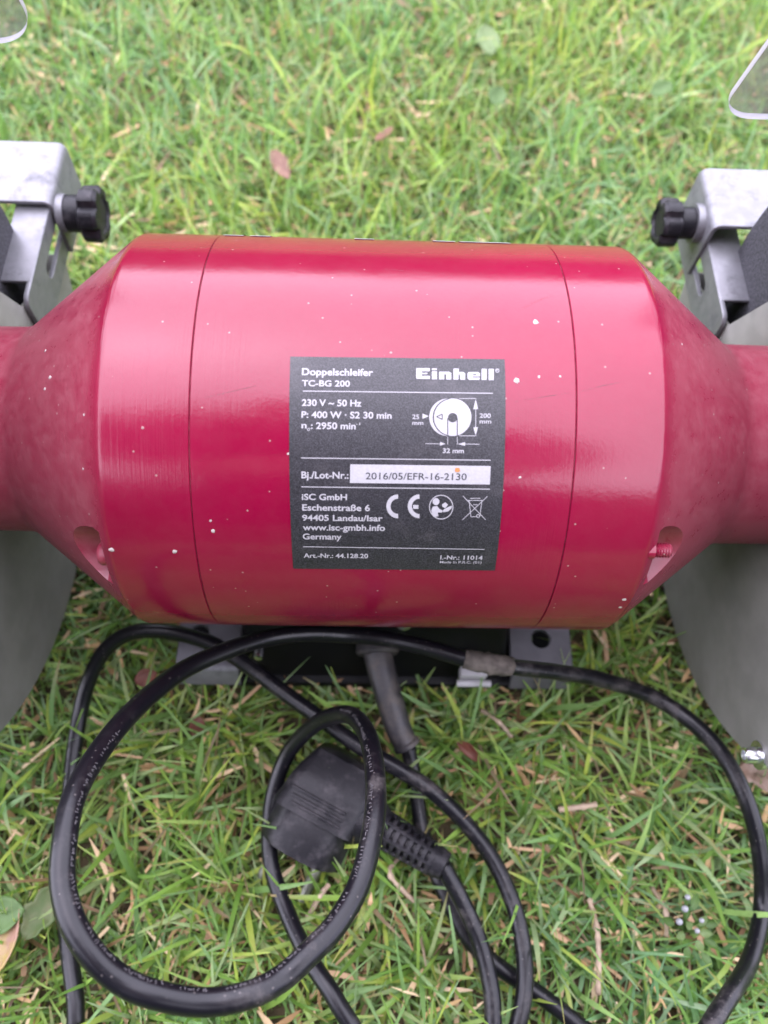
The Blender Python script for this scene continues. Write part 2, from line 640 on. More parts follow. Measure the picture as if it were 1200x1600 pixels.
for ln in SCR:
    path = []
    for (x0, s0), (x1, s1) in zip(ln, ln[1:]):
        for k in range(14):
            t = k / 14
            path.append((x0 + (x1 - x0) * t, s0 + (s1 - s0) * t))
    path.append(ln[-1])
    prev = None
    for i, (x, s) in enumerate(path):
        w = 0.00006 * (0.35 + random.random()) * math.sin(math.pi * (i + 0.6) / (len(path) + 0.2))
        a, b = bm.verts.new(cyl_pt(x, s - w, RB + 0.00003)), bm.verts.new(cyl_pt(x, s + w, RB + 0.00003))
        if prev and random.random() > 0.12:
            bm.faces.new((prev[0], a, b, prev[1]))
        prev = (a, b)
sc_o = bm_obj('scratch', bm, M['scratch'], housing)
sc_o['kind'] = 'stuff'
# white logo strokes on the operator's side, seen edge-on along the crest of the drum
for x0, x1 in ((-0.0515, -0.0451), (-0.0431, -0.0365), (-0.0096, -0.0032), (0.0158, 0.0229), (0.0244, 0.0409)):
    vs_, fs_ = [], []
    for k in range(9):
        s = RB * R(132.6 + k * 2)
        vs_ += [cyl_pt(x0, s, RB + 0.0002), cyl_pt(x1, s, RB + 0.0002)]
        if k:
            b = 2 * k
            fs_.append((b - 2, b - 1, b + 1, b))
    mesh_obj('logo_stroke', vs_, fs_, M['print'], housing)

# ------------------------------------------------ rating label
def art(X, Y):
    """label artwork coordinates (thousandths of the label sheet) -> x and arc length in metres"""
    X, Y = X / 1000, Y / 1000
    b = (1, X, Y, X * Y, X * X, Y * Y, X * Y * Y, Y ** 3)
    cx = (-28.158, 52.123, 3.245, -4.58, 0.294, -3.31, 6.085, 0.421)
    cs = (94.106, 1.451, -59.124, -1.164, 0.005, 19.382, 0.89, -14.753)
    return sum(p * q for p, q in zip(b, cx)) / 1000, sum(p * q for p, q in zip(b, cs)) / 1000


vs_, fs_ = [], []
NU, NV = 14, 40
cTL, cTR, cBL, cBR = (-0.02559, 0.09077), (0.03257, 0.09152), (-0.02494, 0.02863), (0.03333, 0.02924)
for j in range(NV + 1):
    for i in range(NU + 1):
        u, v = i / NU, j / NV
        x = (cTL[0] * (1 - u) + cTR[0] * u) * (1 - v) + (cBL[0] * (1 - u) + cBR[0] * u) * v
        s = (cTL[1] * (1 - u) + cTR[1] * u) * (1 - v) + (cBL[1] * (1 - u) + cBR[1] * u) * v
        vs_.append(cyl_pt(x, s, RB + 0.00012))
for j in range(NV):
    for i in range(NU):
        a = j * (NU + 1) + i
        fs_.append((a, a + NU + 1, a + NU + 2, a + 1))
label = mesh_obj('rating_label', vs_, fs_, M['label'], G)


class Print:
    """collects flat shapes drawn in (x, s) metres and wraps them round the drum"""
    def __init__(self):
        self.v, self.f = [], []

    def add_mesh(self, me, fn=lambda x, y: (x, y)):
        o = len(self.v)
        self.v += [fn(v.co.x, v.co.y) for v in me.vertices]
        self.f += [[o + i for i in p.vertices] for p in me.polygons]
        bpy.data.meshes.remove(me)

    def poly(self, pts):
        o = len(self.v)
        self.v += list(pts)
        self.f.append(list(range(o, o + len(pts))))

    def loops(self, loops):
        self.add_mesh(curve_mesh(loops))

    def seg(self, p, q, w):
        (x0, y0), (x1, y1) = p, q
        d = math.hypot(x1 - x0, y1 - y0)
        nx, ny = -(y1 - y0) / d * w / 2, (x1 - x0) / d * w / 2
        n = max(1, int(d / 0.003))
        for k in range(n):
            a, b = k / n, (k + 1) / n
            ax, ay, bx, by = x0 + (x1 - x0) * a, y0 + (y1 - y0) * a, x0 + (x1 - x0) * b, y0 + (y1 - y0) * b
            self.poly([(ax - nx, ay - ny), (bx - nx, by - ny), (bx + nx, by + ny), (ax + nx, ay + ny)])

    def text(self, s, x0, x1, base, cap, bold=0.022):
        cu = bpy.data.curves.new('text', 'FONT')
        cu.body = s
        cu.size = 1.0
        cu.offset = bold
        cu.resolution_u = 4
        cu.fill_mode = 'FRONT'
        me = curve_to_mesh(cu)
        if not len(me.vertices):
            return
        xs = [v.co.x for v in me.vertices]
        capn = 0.729
        mnx, mxx = min(xs), max(xs)
        self.add_mesh(me, lambda x, y: (x0 + (x - mnx) / (mxx - mnx) * (x1 - x0),
                                        base + y / capn * cap + 0.0116 * ((x - mnx) / (mxx - mnx) - 0.5) * (x1 - x0)))

    def build(self, name, mat, parent, lift):
        return mesh_obj(name, [cyl_pt(x, s, RB + lift) for x, s in self.v], self.f, mat, parent, smooth=False)


A = art
TX = [('Doppelschleifer', -22.31, -3.2, 85.7, 2.0), ('TC-BG 200', -22.22, -9.34, 82.61, 1.7), ('230 V ~ 50 Hz', -22.09, -6.14, 77.29, 1.81), ('P: 400 W \u00b7 S2 30 min', -22.14, 2.02, 74.14, 1.8), ('n', -22.09, -20.7, 71.22, 1.70), ('0', -20.54, -19.82, 70.53, 0.82), (': 2950 min', -19.57, -7.57, 71.17, 1.8), ('-1', -7.49, -6.4, 72.36, 0.72), ('200', 25.75, 28.77, 75.06, 1.24), ('mm', 25.79, 28.91, 73.56, 1.15), ('25', 7.61, 9.42, 74.34, 1.24), ('mm', 7.64, 10.59, 72.8, 1.15), ('32 mm', 16.04, 21.77, 65.44, 1.3), ('Bj./Lot-Nr.:', -22.01, -9.27, 57.82, 1.91), ('iSC GmbH', -21.94, -9.61, 51.72, 1.77), ('Eschenstra\u00dfe 6', -21.87, -3.24, 48.62, 1.88), ('94405 Landau/Isar', -21.91, 0.28, 45.58, 1.82), ('www.isc-gmbh.info', -21.8, 1.06, 42.57, 1.95), ('Germany', -21.87, -11.01, 39.55, 1.9), ('Art.-Nr.: 44.128.20', -21.76, -3.46, 33.15, 1.62), ('I.-Nr.: 11014', 17.13, 29.23, 33.33, 1.5), ('Made in P.R.C. (01)', 17.13, 29.11, 31.88, 0.94)]
pw = Print()
for s, x0, x1, b, c in TX:
    pw.text(s, x0 / 1000, x1 / 1000, b / 1000, c / 1000, 0.012 if c < 1.3 else 0.022)
for p, q in (((110, 236), (1100, 248)), ((100, 586), (1088, 598)), ((103, 736), (1083, 748)), ((112, 1043), (1055, 1057))):
    pw.seg(A(*p), A(*q), 0.00024)
# maker's block lettering
def blk(*pts):
    pw.poly([A(600 + (x - 600) * 1.0, y) for x, y in pts])
def logo(pts):
    pw.loops([[A(533.3 + x * 0.5556, y * 0.5556) for x, y in pts]])
logo([(300, 213), (426, 213), (426, 242), (352, 242), (352, 256), (404, 255), (404, 269), (352, 270), (352, 284), (428, 284), (428, 313), (300, 311)])
for x0, x1, y0, y1 in ((447, 492, 215, 232), (447, 494, 243, 316), (912, 960, 219, 322), (978, 1026, 219, 324)):
    logo([(x0, y0), (x1, y0), (x1, y1), (x0, y1)])
logo([(514, 246), (605, 246), (628, 258), (628, 318), (582, 318), (580, 270), (562, 270), (562, 317), (514, 317)])
logo([(648, 217), (698, 217), (698, 248), (738, 248), (758, 260), (758, 320), (712, 320), (710, 272), (696, 272), (696, 319), (648, 319)])
pw.loops([[A(533.3 + x * 0.5556, y * 0.5556) for x, y in lp] for lp in
          ([(792, 249), (880, 249), (897, 262), (897, 290), (830, 290), (830, 300), (897, 300), (890, 322), (796, 322), (780, 308), (780, 262)],
           [(832, 268), (862, 268), (862, 279), (832, 279)])])
ring = lambda cx, cy, r0, r1, n=28: pw.loops([[A(x, y) for x, y in circle(cx, cy, r1, n)], [A(x, y) for x, y in circle(cx, cy, r0, n)]])
ring(1122, 131, 7.5, 10.5, 18)
pw.text('R', 30.17 / 1000, 30.80 / 1000, 87.95 / 1000, 0.00066, 0.0)
# wheel drawing with its sizes
front = [A(x, y) for x, y in circle(890, 373, 98, 44)]
slot = [A(x, y) for x, y in circle(890, 375, 25, 24)]
pw.loops([front, slot])
pw.loops([[A(x, y) for x, y in arc(866, 373, 98, 94, 266, 24) + [(x, y) for x, y in arc(886, 373, 100, 262, 98, 24)]]])
for x in (864, 914):
    pw.seg(A(x, 474), A(x, 516), 0.00014)
for y in (275, 470):
    pw.seg(A(925, y), A(1013, y), 0.00016)
pw.seg(A(1010, 285), A(1010, 460), 0.00016)
pw.seg(A(748, 511), A(832, 512), 0.00016)
pw.seg(A(945, 513), A(1030, 514), 0.00016)
for tri in (((733, 354), (733, 381), (766, 367)), ((1010, 277), (998, 330), (1022, 330)), ((1010, 469), (998, 425), (1022, 425)),
            ((853, 512), (825, 502), (825, 522)), ((916, 513), (955, 503), (955, 523))):
    pw.loops([[A(*p) for p in tri]])
# conformity mark, manual symbol, crossed-out bin
for cx in (606, 717):
    pw.loops([[A(x, y) for x, y in arc(cx, 836, 61, 90, 270, 22) + [(cx, 797)] + arc(cx, 836, 39, 270, 90, 22) + [(cx, 875)]]])
pw.loops([[A(*p) for p in ((684, 829), (712, 829), (712, 849), (684, 849))]])
ring(830, 840, 58.5, 63, 36)
pw.loops([[A(x, y) for x, y in circle(803, 812, 18, 16)]])
pw.loops([[A(*p) for p in ((786, 838), (808, 834), (822, 850), (838, 858), (834, 868), (812, 868), (816, 886), (800, 890), (784, 880), (778, 858))]])
pw.loops([[A(*p) for p in ((834, 826), (852, 816), (866, 828), (850, 846), (836, 838))]])
pw.loops([[A(*p) for p in ((846, 850), (870, 838), (886, 832), (884, 846), (866, 862), (842, 866), (838, 860))]])
for p, q in (((943, 783), (1060, 905)), ((1070, 785), (940, 905)), ((975, 806), (984, 890)), ((1042, 806), (1030, 888)), ((984, 890), (1018, 888)), ((968, 806), (1048, 806)), ((980, 795), (1034, 795)), ((996, 828), (1018, 828))):
    pw.seg(A(*p), A(*q), 0.00018)
ring(1021, 886, 6, 9.5, 14)
pw.build('label_lettering', M['print'], label, 0.00020)
# dark lines on the wheel drawing
pk = Print()
for x in (864, 914):
    pk.seg(A(x, 378), A(x, 470), 0.00024)
pk.seg(A(836, 356), A(806, 370), 0.00022)
pk.seg(A(806, 370), A(836, 384), 0.00022)
pk.seg(A(836, 384), A(836, 356), 0.00022)
pk.loops([[A(x, y) for x, y in arc(890, 373, 101, 100, 260, 24) + arc(888, 373, 96, 260, 100, 24)]])
pk.build('drawing_line', M['ink'], label, 0.00028)
ps = Print()
q = [A(*p) for p in ((357, 619), (1088, 628), (1083, 724), (355, 716))]
for k in range(8):
    a, b = k / 8, (k + 1) / 8
    L = lambda p0, p1, t: (p0[0] + (p1[0] - p0[0]) * t, p0[1] + (p1[1] - p0[1]) * t)
    ps.poly([L(q[0], q[3], b), L(q[1], q[2], b), L(q[1], q[2], a), L(q[0], q[3], a)])
sticker = ps.build('lot_sticker', M['print'], label, 0.00024)
pi = Print()
pi.text('2016/05/EFR-16-2130', -0.00463, 0.02281, 0.05797, 0.00196, 0.004)
pi.build('lot_lettering', M['ink'], label, 0.00030)
po = Print()
po.loops([[A(x + random.uniform(-2, 2), y + random.uniform(-2, 2)) for x, y in circle(915, 648, 13, 14)]])
po.build('orange_stain', M['orange'], label, 0.00034)


# ------------------------------------------------ wheel guards, wheels, rests, shields
RD = 0.1155


def yz(a, r):
    return (math.cos(R(a)) * r, H + math.sin(R(a)) * r)


for s in (-1, 1):
    # guard: swept shell with the front upper sector open
    XI = 0.1402
    prof = [(XI, 0.012), (XI, 0.06), (XI, RD - 0.0022)] + [(XI + 0.0022 - 0.0022 * math.cos(R(a)), RD - 0.0022 + 0.0022 * math.sin(R(a))) for a in (30, 60, 90)] \
        + [(XI + 0.046, RD), (XI + 0.048, RD - 0.002), (XI + 0.048, 0.012)]
    bm = bmesh.new()
    a0, a1, n = 84.6, 342.7, 84
    rings = []
    for k in range(n + 1):
        a = a0 + (a1 - a0) * k / n
        rings.append([bm.verts.new((s * x, yz(a, r)[0], yz(a, r)[1])) for x, r in prof])
    for p, q in zip(rings, rings[1:]):
        for k in range(len(prof) - 1):
            bm.faces.new((p[k], p[k + 1], q[k + 1], q[k]))
    # flat web between the hub and the corner of the opening, inner and outer side plate
    kx = [(0.0615, H - 0.0105)]
    for X in (XI, XI + 0.048):
        rr_ = [0.012, 0.06, RD - 0.0022]
        p84 = [bm.verts.new((s * X, *yz(a0, r))) for r in rr_]
        p17 = [bm.verts.new((s * X, *yz(a1, r))) for r in rr_]
        cK = bm.verts.new((s * X, *kx[0]))
        bm.faces.new((p84[0], p84[1], cK))
        bm.faces.new((p84[1], p84[2], cK))
        bm.faces.new((p17[0], cK, p17[1]))
        bm.faces.new((p17[1], cK, p17[2]))
        bm.faces.new((p84[0], cK, p17[0]))
    bmesh.ops.remove_doubles(bm, verts=bm.verts, dist=1e-6)
    guard = bm_obj('wheel_guard', bm, M['guard'], G, sharp=40)
    sd = guard.modifiers.new('sheet', 'SOLIDIFY')
    sd.thickness = 0.0014
    sd.offset = -1
    # clamp screw low on the inner plate of the guard
    bm = bmesh.new()
    lathe(bm, [(-0.0005, 0.0052), (0.0008, 0.0052), (0.0010, 0.0030), (0.0052, 0.0030), (0.0058, 0.0026), (0.0058, 0.0018), (0.0045, 0.0016)], (s * XI, -0.1000, H - 0.050), (-s, 0, 0), 20)
    bm_obj('guard_bolt', bm, M['steel'], guard)
    # wheel
    bm = bmesh.new()
    lathe(bm, [(0.1500, 0.016), (0.1500, 0.0985), (0.1515, 0.100), (0.1735, 0.100), (0.175, 0.0985), (0.175, 0.016)], (0, 0, H), (s, 0, 0), 96)
    wh = bm_obj('grinding_wheel', bm, M['abrasive'], G, sharp=40)
    bm = bmesh.new()
    lathe(bm, [(0.138, 0.010), (0.1485, 0.010), (0.1485, 0.030), (0.1498, 0.030), (0.1498, 0.01)], (0, 0, H), (s, 0, 0), 40)
    bm_obj('hub_flange', bm, M['cast'], wh)
    # tool rest: bent plate with a flange hanging down on the inner side
    zt, yn, yf = (0.1258, 0.1105, 0.1450) if s < 0 else (0.1322, 0.1018, 0.1345)
    xi = 0.1362
    path = [(xi, zt - 0.029), (xi, zt - 0.0035)] + [(xi + 0.0035 - 0.0035 * math.cos(R(a)), zt - 0.0035 + 0.0035 * math.sin(R(a))) for a in (22, 45, 68, 90)] + [(xi + 0.030, zt), (xi + 0.062, zt)]
    inner = [(xi + 0.0018, zt - 0.029), (xi + 0.0018, zt - 0.0035)] + [(xi + 0.0035 - 0.0017 * math.cos(R(a)), zt - 0.0035 + 0.0017 * math.sin(R(a))) for a in (22, 45, 68, 90)] + [(xi + 0.030, zt - 0.0018), (xi + 0.062, zt - 0.0018)]
    bm = bmesh.new()
    A0 = [bm.verts.new((s * x, yn, z)) for x, z in path]
    B0 = [bm.verts.new((s * x, yn, z)) for x, z in inner]
    A1 = [bm.verts.new((s * x, yf, z)) for x, z in path]
    B1 = [bm.verts.new((s * x, yf, z)) for x, z in inner]
    m_ = len(path)
    for k in range(m_ - 1):
        bm.faces.new((A0[k], A0[k + 1], A1[k + 1], A1[k]))
        bm.faces.new((B0[k], B1[k], B1[k + 1], B0[k + 1]))
        bm.faces.new((A0[k], B0[k], B0[k + 1], A0[k + 1]))
        bm.faces.new((A1[k], A1[k + 1], B1[k + 1], B1[k]))
    bm.faces.new((A0[0], A1[0], B1[0], B0[0]))
    bm.faces.new((A0[-1], B0[-1], B1[-1], A1[-1]))
    rest = bm_obj('tool_rest', bm, M['zinc'], G, sharp=40)
    bv = rest.modifiers.new('edge', 'BEVEL')
    bv.width = 0.0004
    bv.segments = 2
    bv.limit_method = 'ANGLE'
    bv.angle_limit = R(60)
    # support arm under the rest: slotted flange and a narrow top face
    za = 0.1222 if s < 0 else 0.1220
    y0 = 0.0622
    outer = arc(y0 + 0.0040, za - 0.0045, 0.0040, 90, 180, 6) + arc(y0 + 0.0040, za - 0.0205, 0.0040, 180, 270, 6) + [(0.130, za - 0.0245), (0.130, za - 0.0005)]
    hole = rrect(0.0855, za - 0.0160, 0.1190, za - 0.0080, 0.0036)
    me = curve_mesh([outer, hole], extrude=0.0007, bevel=0.0003, res=1)
    for v in me.vertices:
        v.co = Vector((s * (0.1388 + v.co.z), v.co.x, v.co.y))
    arm = link_mesh('rest_arm', me, M['zinc'], G, smooth=False)
    bm = bmesh.new()
    box(bm, (min(s * 0.1380, s * 0.1520), 0.0722, za - 0.0018), (max(s * 0.1380, s * 0.1520), 0.130, za), 0.0006)
    bm_obj('arm_top', bm, M['zinc'], arm)
    # clamp knob
    kc = Vector((s * xi, 0.1153, 0.1150)) if s < 0 else Vector((s * xi, 0.1139, 0.1212))
    bm = bmesh.new()
    lathe(bm, [(0, 0.0080), (0.0030, 0.0080), (0.0030, 0.0035)], kc, (-s, 0, 0), 24)
    washer = bm_obj('washer', bm, M['zinc'], rest)
    bm = bmesh.new()
    nk = 60
    kf = 1.0 if s < 0 else 0.86
    rings = []
    for t, r0, lob in ((0.0022, 0.0074, 0), (0.0092, 0.0078, 0), (0.0095, 0.0098, 1), (0.0104, 0.0114, 1), (0.0164, 0.0117, 1), (0.0178, 0.0104, 1), (0.0180, 0.0082, .5), (0.0170, 0.0068, 0), (0.0170, 0.001, 0)):
        rg = []
        for k in range(nk):
            a = 2 * math.pi * k / nk
            r = r0 * kf * (1 - 0.20 * lob * max(0, math.cos(6 * a)) ** 1.6)
            rg.append(bm.verts.new((kc.x - s * t, kc.y + math.cos(a) * r, kc.z + math.sin(a) * r)))
        rings.append(rg)
    for p, q in zip(rings, rings[1:]):
        for k in range(nk):
            bm.faces.new((p[k], p[(k + 1) % nk], q[(k + 1) % nk], q[k]))
    bm.faces.new(rings[-1])
    bm.faces.new(rings[0][::-1])
    bm_obj('clamp_knob', bm, M['black'], rest, sharp=35)
    # eye shield
    if s > 0:
        x0, y0, z0, tilt = 0.1052, 0.0810, 0.1995, 17
    else:
        x0, y0, z0, tilt = 0.1108, 0.1030, 0.2005, 17
    rc_ = 0.011 if s > 0 else 0.016
    outl = arc(rc_, rc_, rc_, 180, 270, 12) + arc(0.106, 0.009, 0.009, 270, 360, 10) + arc(0.106, 0.066, 0.009, 0, 90, 8) + arc(0.009, 0.066, 0.009, 90, 180, 8)
    me = curve_mesh([outl], extrude=0.0009, bevel=0.00015, res=1)
    ux, uz = Vector((s, 0, 0)), Vector((0, -math.sin(R(tilt)), math.cos(R(tilt))))
    un = ux.cross(uz)
    for v in me.vertices:
        v.co = Vector((s * x0, y0, z0)) + ux * v.co.x + uz * v.co.y + un * v.co.z
    sh = link_mesh('eye_shield', me, [M['clear'], M['clear_edge']], G, smooth=False)
    for p in me.polygons:
        if abs(p.normal.dot(un)) < 0.5:
            p.material_index = 1
    # shield bracket from the guard crest (just above the picture)
    bm = bmesh.new()
    top = Vector((s * (x0 + 0.055), y0, z0)) + uz * 0.05
    box(bm, (s * 0.163 - 0.010, 0.0, 0.2462), (s * 0.163 + 0.010, top.y + 0.004, 0.2480), 0.0005)
    box(bm, (s * 0.163 - 0.010, top.y + 0.0025, 0.222), (s * 0.163 + 0.010, top.y + 0.004, 0.2478), 0.0004)
    bm_obj('shield_bracket', bm, M['zinc'], G)

# ------------------------------------------------ base, feet, gland
bm = bmesh.new()
zb, zt = 0.012, 0.058
v8 = [bm.verts.new(p) for p in [(-0.0570, -0.0590, zb), (0.0612, -0.0590, zb), (0.0612, 0.0590, zb), (-0.0570, 0.0590, zb), (-0.0545, -0.040, zt), (0.0575, -0.040, zt), (0.0575, 0.040, zt), (-0.0545, 0.040, zt)]]
for f in ((0, 3, 2, 1), (4, 5, 6, 7), (0, 1, 5, 4), (1, 2, 6, 5), (2, 3, 7, 6), (3, 0, 4, 7)):
    bm.faces.new([v8[i] for i in f])
bmesh.ops.bevel(bm, geom=bm.edges[:], offset=0.003, segments=3, profile=0.5, affect='EDGES')
base = bm_obj('base', bm, M['base'], G)
bm = bmesh.new()
box(bm, (-0.084, -0.0615, 0.004), (0.084, 0.0615, 0.0125), 0.002)
bm_obj('base_flange', bm, M['base'], base)
bm = bmesh.new()
box(bm, (-0.045, -0.030, 0.0575), (0.045, 0.030, 0.0760), 0.002)
bm_obj('motor_saddle', bm, M['base'], base)
for sx in (-1, 1):
    for sy in (-1, 1):
        xa, xb = (0.0620, 0.0885) if sx > 0 else (0.0580, 0.0850)
        lo, hi = (xa, xb) if sx > 0 else (-xb, -xa)
        hx = 0.0757 if sx > 0 else -0.0765
        me = curve_mesh([rrect(lo, -0.0580, hi, -0.0220, 0.0012), circle(hx, -0.0440, 0.0047, 24)], extrude=0.0010, bevel=0.0005, res=1)
        for v in me.vertices:
            v.co = Vector((v.co.x, v.co.y * -sy if sy > 0 else v.co.y, v.co.z + 0.0285))
        foot = link_mesh('foot', me, M['cast'], G, smooth=False)
        if sy > 0:
            me.flip_normals()
        # slanting lip along the outer edge
        bm = bmesh.new()
        pr = [(-0.0565, 0.0300), (-0.0588, 0.0298), (-0.0604, 0.0286), (-0.0642, 0.0190), (-0.0630, 0.0180), (-0.0592, 0.0268), (-0.0565, 0.0275)]
        pa = [bm.verts.new((lo, y * (-sy), z)) for y, z in pr]
        pb = [bm.verts.new((hi, y * (-sy), z)) for y, z in pr]
        for k in range(len(pr)):
            bm.faces.new((pa[k], pa[(k + 1) % len(pr)], pb[(k + 1) % len(pr)], pb[k]))
        bm.faces.new(pa)
        bm.faces.new(pb[::-1])
        bmesh.ops.bevel(bm, geom=bm.edges[:], offset=0.0004, segments=1, affect='EDGES')
        bm_obj('foot_lip', bm, M['zinc'] if sx < 0 else M['cast'], foot, sharp=30)
# screws in the base
for p, r in (((0.0130, -0.0450, 0.0540), 0.0034), ((-0.0492, -0.0540, 0.0330), 0.0022)):
    bm = bmesh.new()
    lathe(bm, [(-0.003, r), (0.0008, r), (0.0016, r * 0.8), (0.0020, r * 0.3)], p, (0, -0.9, 0.42), 20)
    bm_obj('base_screw', bm, M['steel'], base)
# white tag clipped to the base
bm = bmesh.new()
box(bm, (0.0388, -0.0615, 0.0240), (0.0505, -0.0570, 0.0325), 0.0004)
tg = bm_obj('white_tag', bm, M['white'], base)
bm = bmesh.new()
tube(bm, [Vector((0.0380, -0.0630, 0.0240)), Vector((0.0455, -0.0630, 0.0240)), Vector((0.0530, -0.0630, 0.0240))], 0.0016, 12)
bm_obj('tag_clip', bm, M['white'], tg)

# ---------------------------------------------------------------- power cord
CORD = thing('power_cord', 'black rubber mains cord looped over the grass with grounded plug', 'power cord', (0, 0, 0))
PA = [(0.016, -0.0909, 0.0250), (0.0183, -0.1001, 0.0205), (0.0203, -0.1115, 0.018), (0.0224, -0.124, 0.0165), (0.0287, -0.1415, 0.0165), (0.0344, -0.1536, 0.0165), (0.041, -0.1641, 0.0165), (0.0508, -0.1723, 0.0165), (0.0642, -0.1805, 0.0165), (0.078, -0.1898, 0.018)]
PD = [(0.1241, -0.1808, 0.0537), (0.1432, -0.1685, 0.0379), (0.156, -0.1517, 0.0273), (0.1551, -0.1332, 0.0357), (0.1501, -0.1148, 0.044), (0.1432, -0.0967, 0.0454), (0.1327, -0.0828, 0.0444), (0.1184, -0.0717, 0.0418), (0.0946, -0.0667, 0.0507), (0.0745, -0.0654, 0.0577), (0.0552, -0.065, 0.0639), (0.0374, -0.0624, 0.0646), (0.0197, -0.0572, 0.0638), (0.0044, -0.0535, 0.061), (-0.0112, -0.0522, 0.0611), (-0.0263, -0.0535, 0.0668), (-0.0408, -0.0568, 0.0713), (-0.0538, -0.0636, 0.08), (-0.0671, -0.074, 0.0916), (-0.0746, -0.0861, 0.1057), (-0.0791, -0.099, 0.1211), (-0.082, -0.1122, 0.1335), (-0.0827, -0.1228, 0.1416), (-0.0815, -0.1333, 0.1458), (-0.0798, -0.1424, 0.1473), (-0.0754, -0.151, 0.1488), (-0.0694, -0.1582, 0.1482), (-0.0622, -0.1639, 0.1458), (-0.0535, -0.1671, 0.1446), (-0.0421, -0.169, 0.1415), (-0.0313, -0.1675, 0.1399), (-0.0238, -0.1643, 0.1362), (-0.0176, -0.1593, 0.1346), (-0.0103, -0.1523, 0.1303), (-0.0044, -0.1427, 0.1252), (-0.0009, -0.1303, 0.1206), (0.0005, -0.1183, 0.1147), (-0.0005, -0.1042, 0.1042), (-0.0037, -0.0923, 0.0852), (-0.0102, -0.0856, 0.0713), (-0.0218, -0.0858, 0.0521), (-0.0341, -0.095, 0.0338), (-0.0403, -0.1126, 0.0256), (-0.04, -0.1343, 0.0226), (-0.033, -0.1515, 0.0256), (-0.0228, -0.168, 0.0332), (-0.0115, -0.1817, 0.0386)]
PC = [(-0.1095, -0.1854, 0.022), (-0.1154, -0.1687, 0.02), (-0.1195, -0.1533, 0.02), (-0.1225, -0.1348, 0.02), (-0.1245, -0.1154, 0.02), (-0.126, -0.0976, 0.02), (-0.1253, -0.0794, 0.023), (-0.1216, -0.0658, 0.03), (-0.1137, -0.0537, 0.038), (-0.1025, -0.0477, 0.043), (-0.0888, -0.0469, 0.044), (-0.0741, -0.0495, 0.042), (-0.0632, -0.0538, 0.04), (-0.0493, -0.0622, 0.037), (-0.0352, -0.0719, 0.036), (-0.0214, -0.081, 0.036), (-0.0051, -0.092, 0.036), (0.0107, -0.1007, 0.036), (0.0239, -0.1083, 0.034), (0.0371, -0.1192, 0.03), (0.0486, -0.1326, 0.027), (0.0562, -0.1477, 0.026), (0.0598, -0.1622, 0.026), (0.0601, -0.1762, 0.026), (0.0573, -0.1887, 0.026)]
PB = [(0.0284, -0.1363, 0.034), (0.0354, -0.1477, 0.031), (0.0421, -0.1611, 0.028), (0.0458, -0.174, 0.027), (0.0471, -0.1865, 0.027)]
# the turns that join the visible runs lie on the grass below the frame
J1 = [(0.094, -0.203, 0.018), (0.118, -0.236, 0.018), (0.124, -0.290, 0.018), (0.085, -0.335, 0.018), (0.030, -0.325, 0.020), (0.030, -0.275, 0.034), (0.070, -0.226, 0.052), (0.101, -0.2005, 0.0600)]
J2 = [(-0.001, -0.200, 0.036), (-0.004, -0.228, 0.024), (-0.040, -0.252, 0.02), (-0.080, -0.240, 0.02), (-0.104, -0.212, 0.021)]
J3 = [(0.052, -0.205, 0.022), (0.056, -0.225, 0.02), (0.064, -0.236, 0.019), (0.066, -0.247, 0.018), (0.058, -0.254, 0.018), (0.049, -0.244, 0.019), (0.046, -0.215, 0.024)]
ALLP = PA + J1 + PD + J2 + PC + J3 + PB[::-1]
cpath = catmull(ALLP, 9)
RC = 0.0033
bm = bmesh.new()
tube(bm, cpath, RC, 18)
cable = bm_obj('cable', bm, M['cable'], CORD, sharp=None)
# raised lettering worn to pale ticks along the inner side of the big loop
loop = catmull(PD, 60)
cam_p = Vector((-0.0053, -0.1392, 0.3711))
ctr = Vector((-0.03, -0.115, 0.12))
bm = bmesh.new()
acc, i = 0.0, 1
gap = 0
while i < len(loop) - 2:
    d = (loop[i + 1] - loop[i])
    acc += d.length
    if acc > 0.00105:
        acc = 0.0
        gap -= 1
        if gap < -random.randint(5, 16):
            gap = random.randint(1, 4)
        p = loop[i]
        if gap <= 0 and 20 * 60 < i < 39 * 60:
            T = d.normalized()
            up = (ctr - p)
            up = (up - T * up.dot(T)).normalized()
            sd = T.cross(up)
            if sd.z < 0:
                sd = -sd
            n0 = (up * 0.62 + sd * 0.78).normalized()
            t0 = T.cross(n0)
            strokes = random.randint(1, 2)
            for _ in range(strokes):
                ang = random.choice((0, 0, 0.5, -0.5, 1.57))
                a = T * math.sin(ang) + t0 * math.cos(ang)
                b = n0.cross(a).normalized()
                ctr2 = p + n0 * (RC - 0.00004) + T * random.uniform(-.0003, .0003) + t0 * random.uniform(-.0003, .0003)
                hl, hw = random.uniform(.00030, .0006), random.uniform(.00010, .00018)
                q = [ctr2 + a * hl + b * hw, ctr2 - a * hl + b * hw, ctr2 - a * hl - b * hw, ctr2 + a * hl - b * hw]
                lo_ = [bm.verts.new(v - n0 * 0.0002) for v in q]
                hi_ = [bm.verts.new(v + n0 * 0.00012) for v in q]
                bm.faces.new(hi_)
                for k in range(4):
                    bm.faces.new((lo_[k], lo_[(k + 1) % 4], hi_[(k + 1) % 4], hi_[k]))
    i += 1
mk = bm_obj('raised_marks', bm, M['mark'], cable, smooth=False)
mk['kind'] = 'stuff'
# dried mud crusted round the cable by the white tag
mp = catmull(PD[9:13], 14)[14:30]
bm = bmesh.new()
tube(bm, mp, lambda i, n: RC + 0.0002 + 0.0007 * math.sin(math.pi * (i + .3) / n) ** .6, 20)
for v in bm.verts:
    v.co += Vector((random.gauss(0, 1), random.gauss(0, 1), random.gauss(0, 1))) * 0.00022
bm_obj('dried_mud', bm, M['mud'], cable, sharp=None)
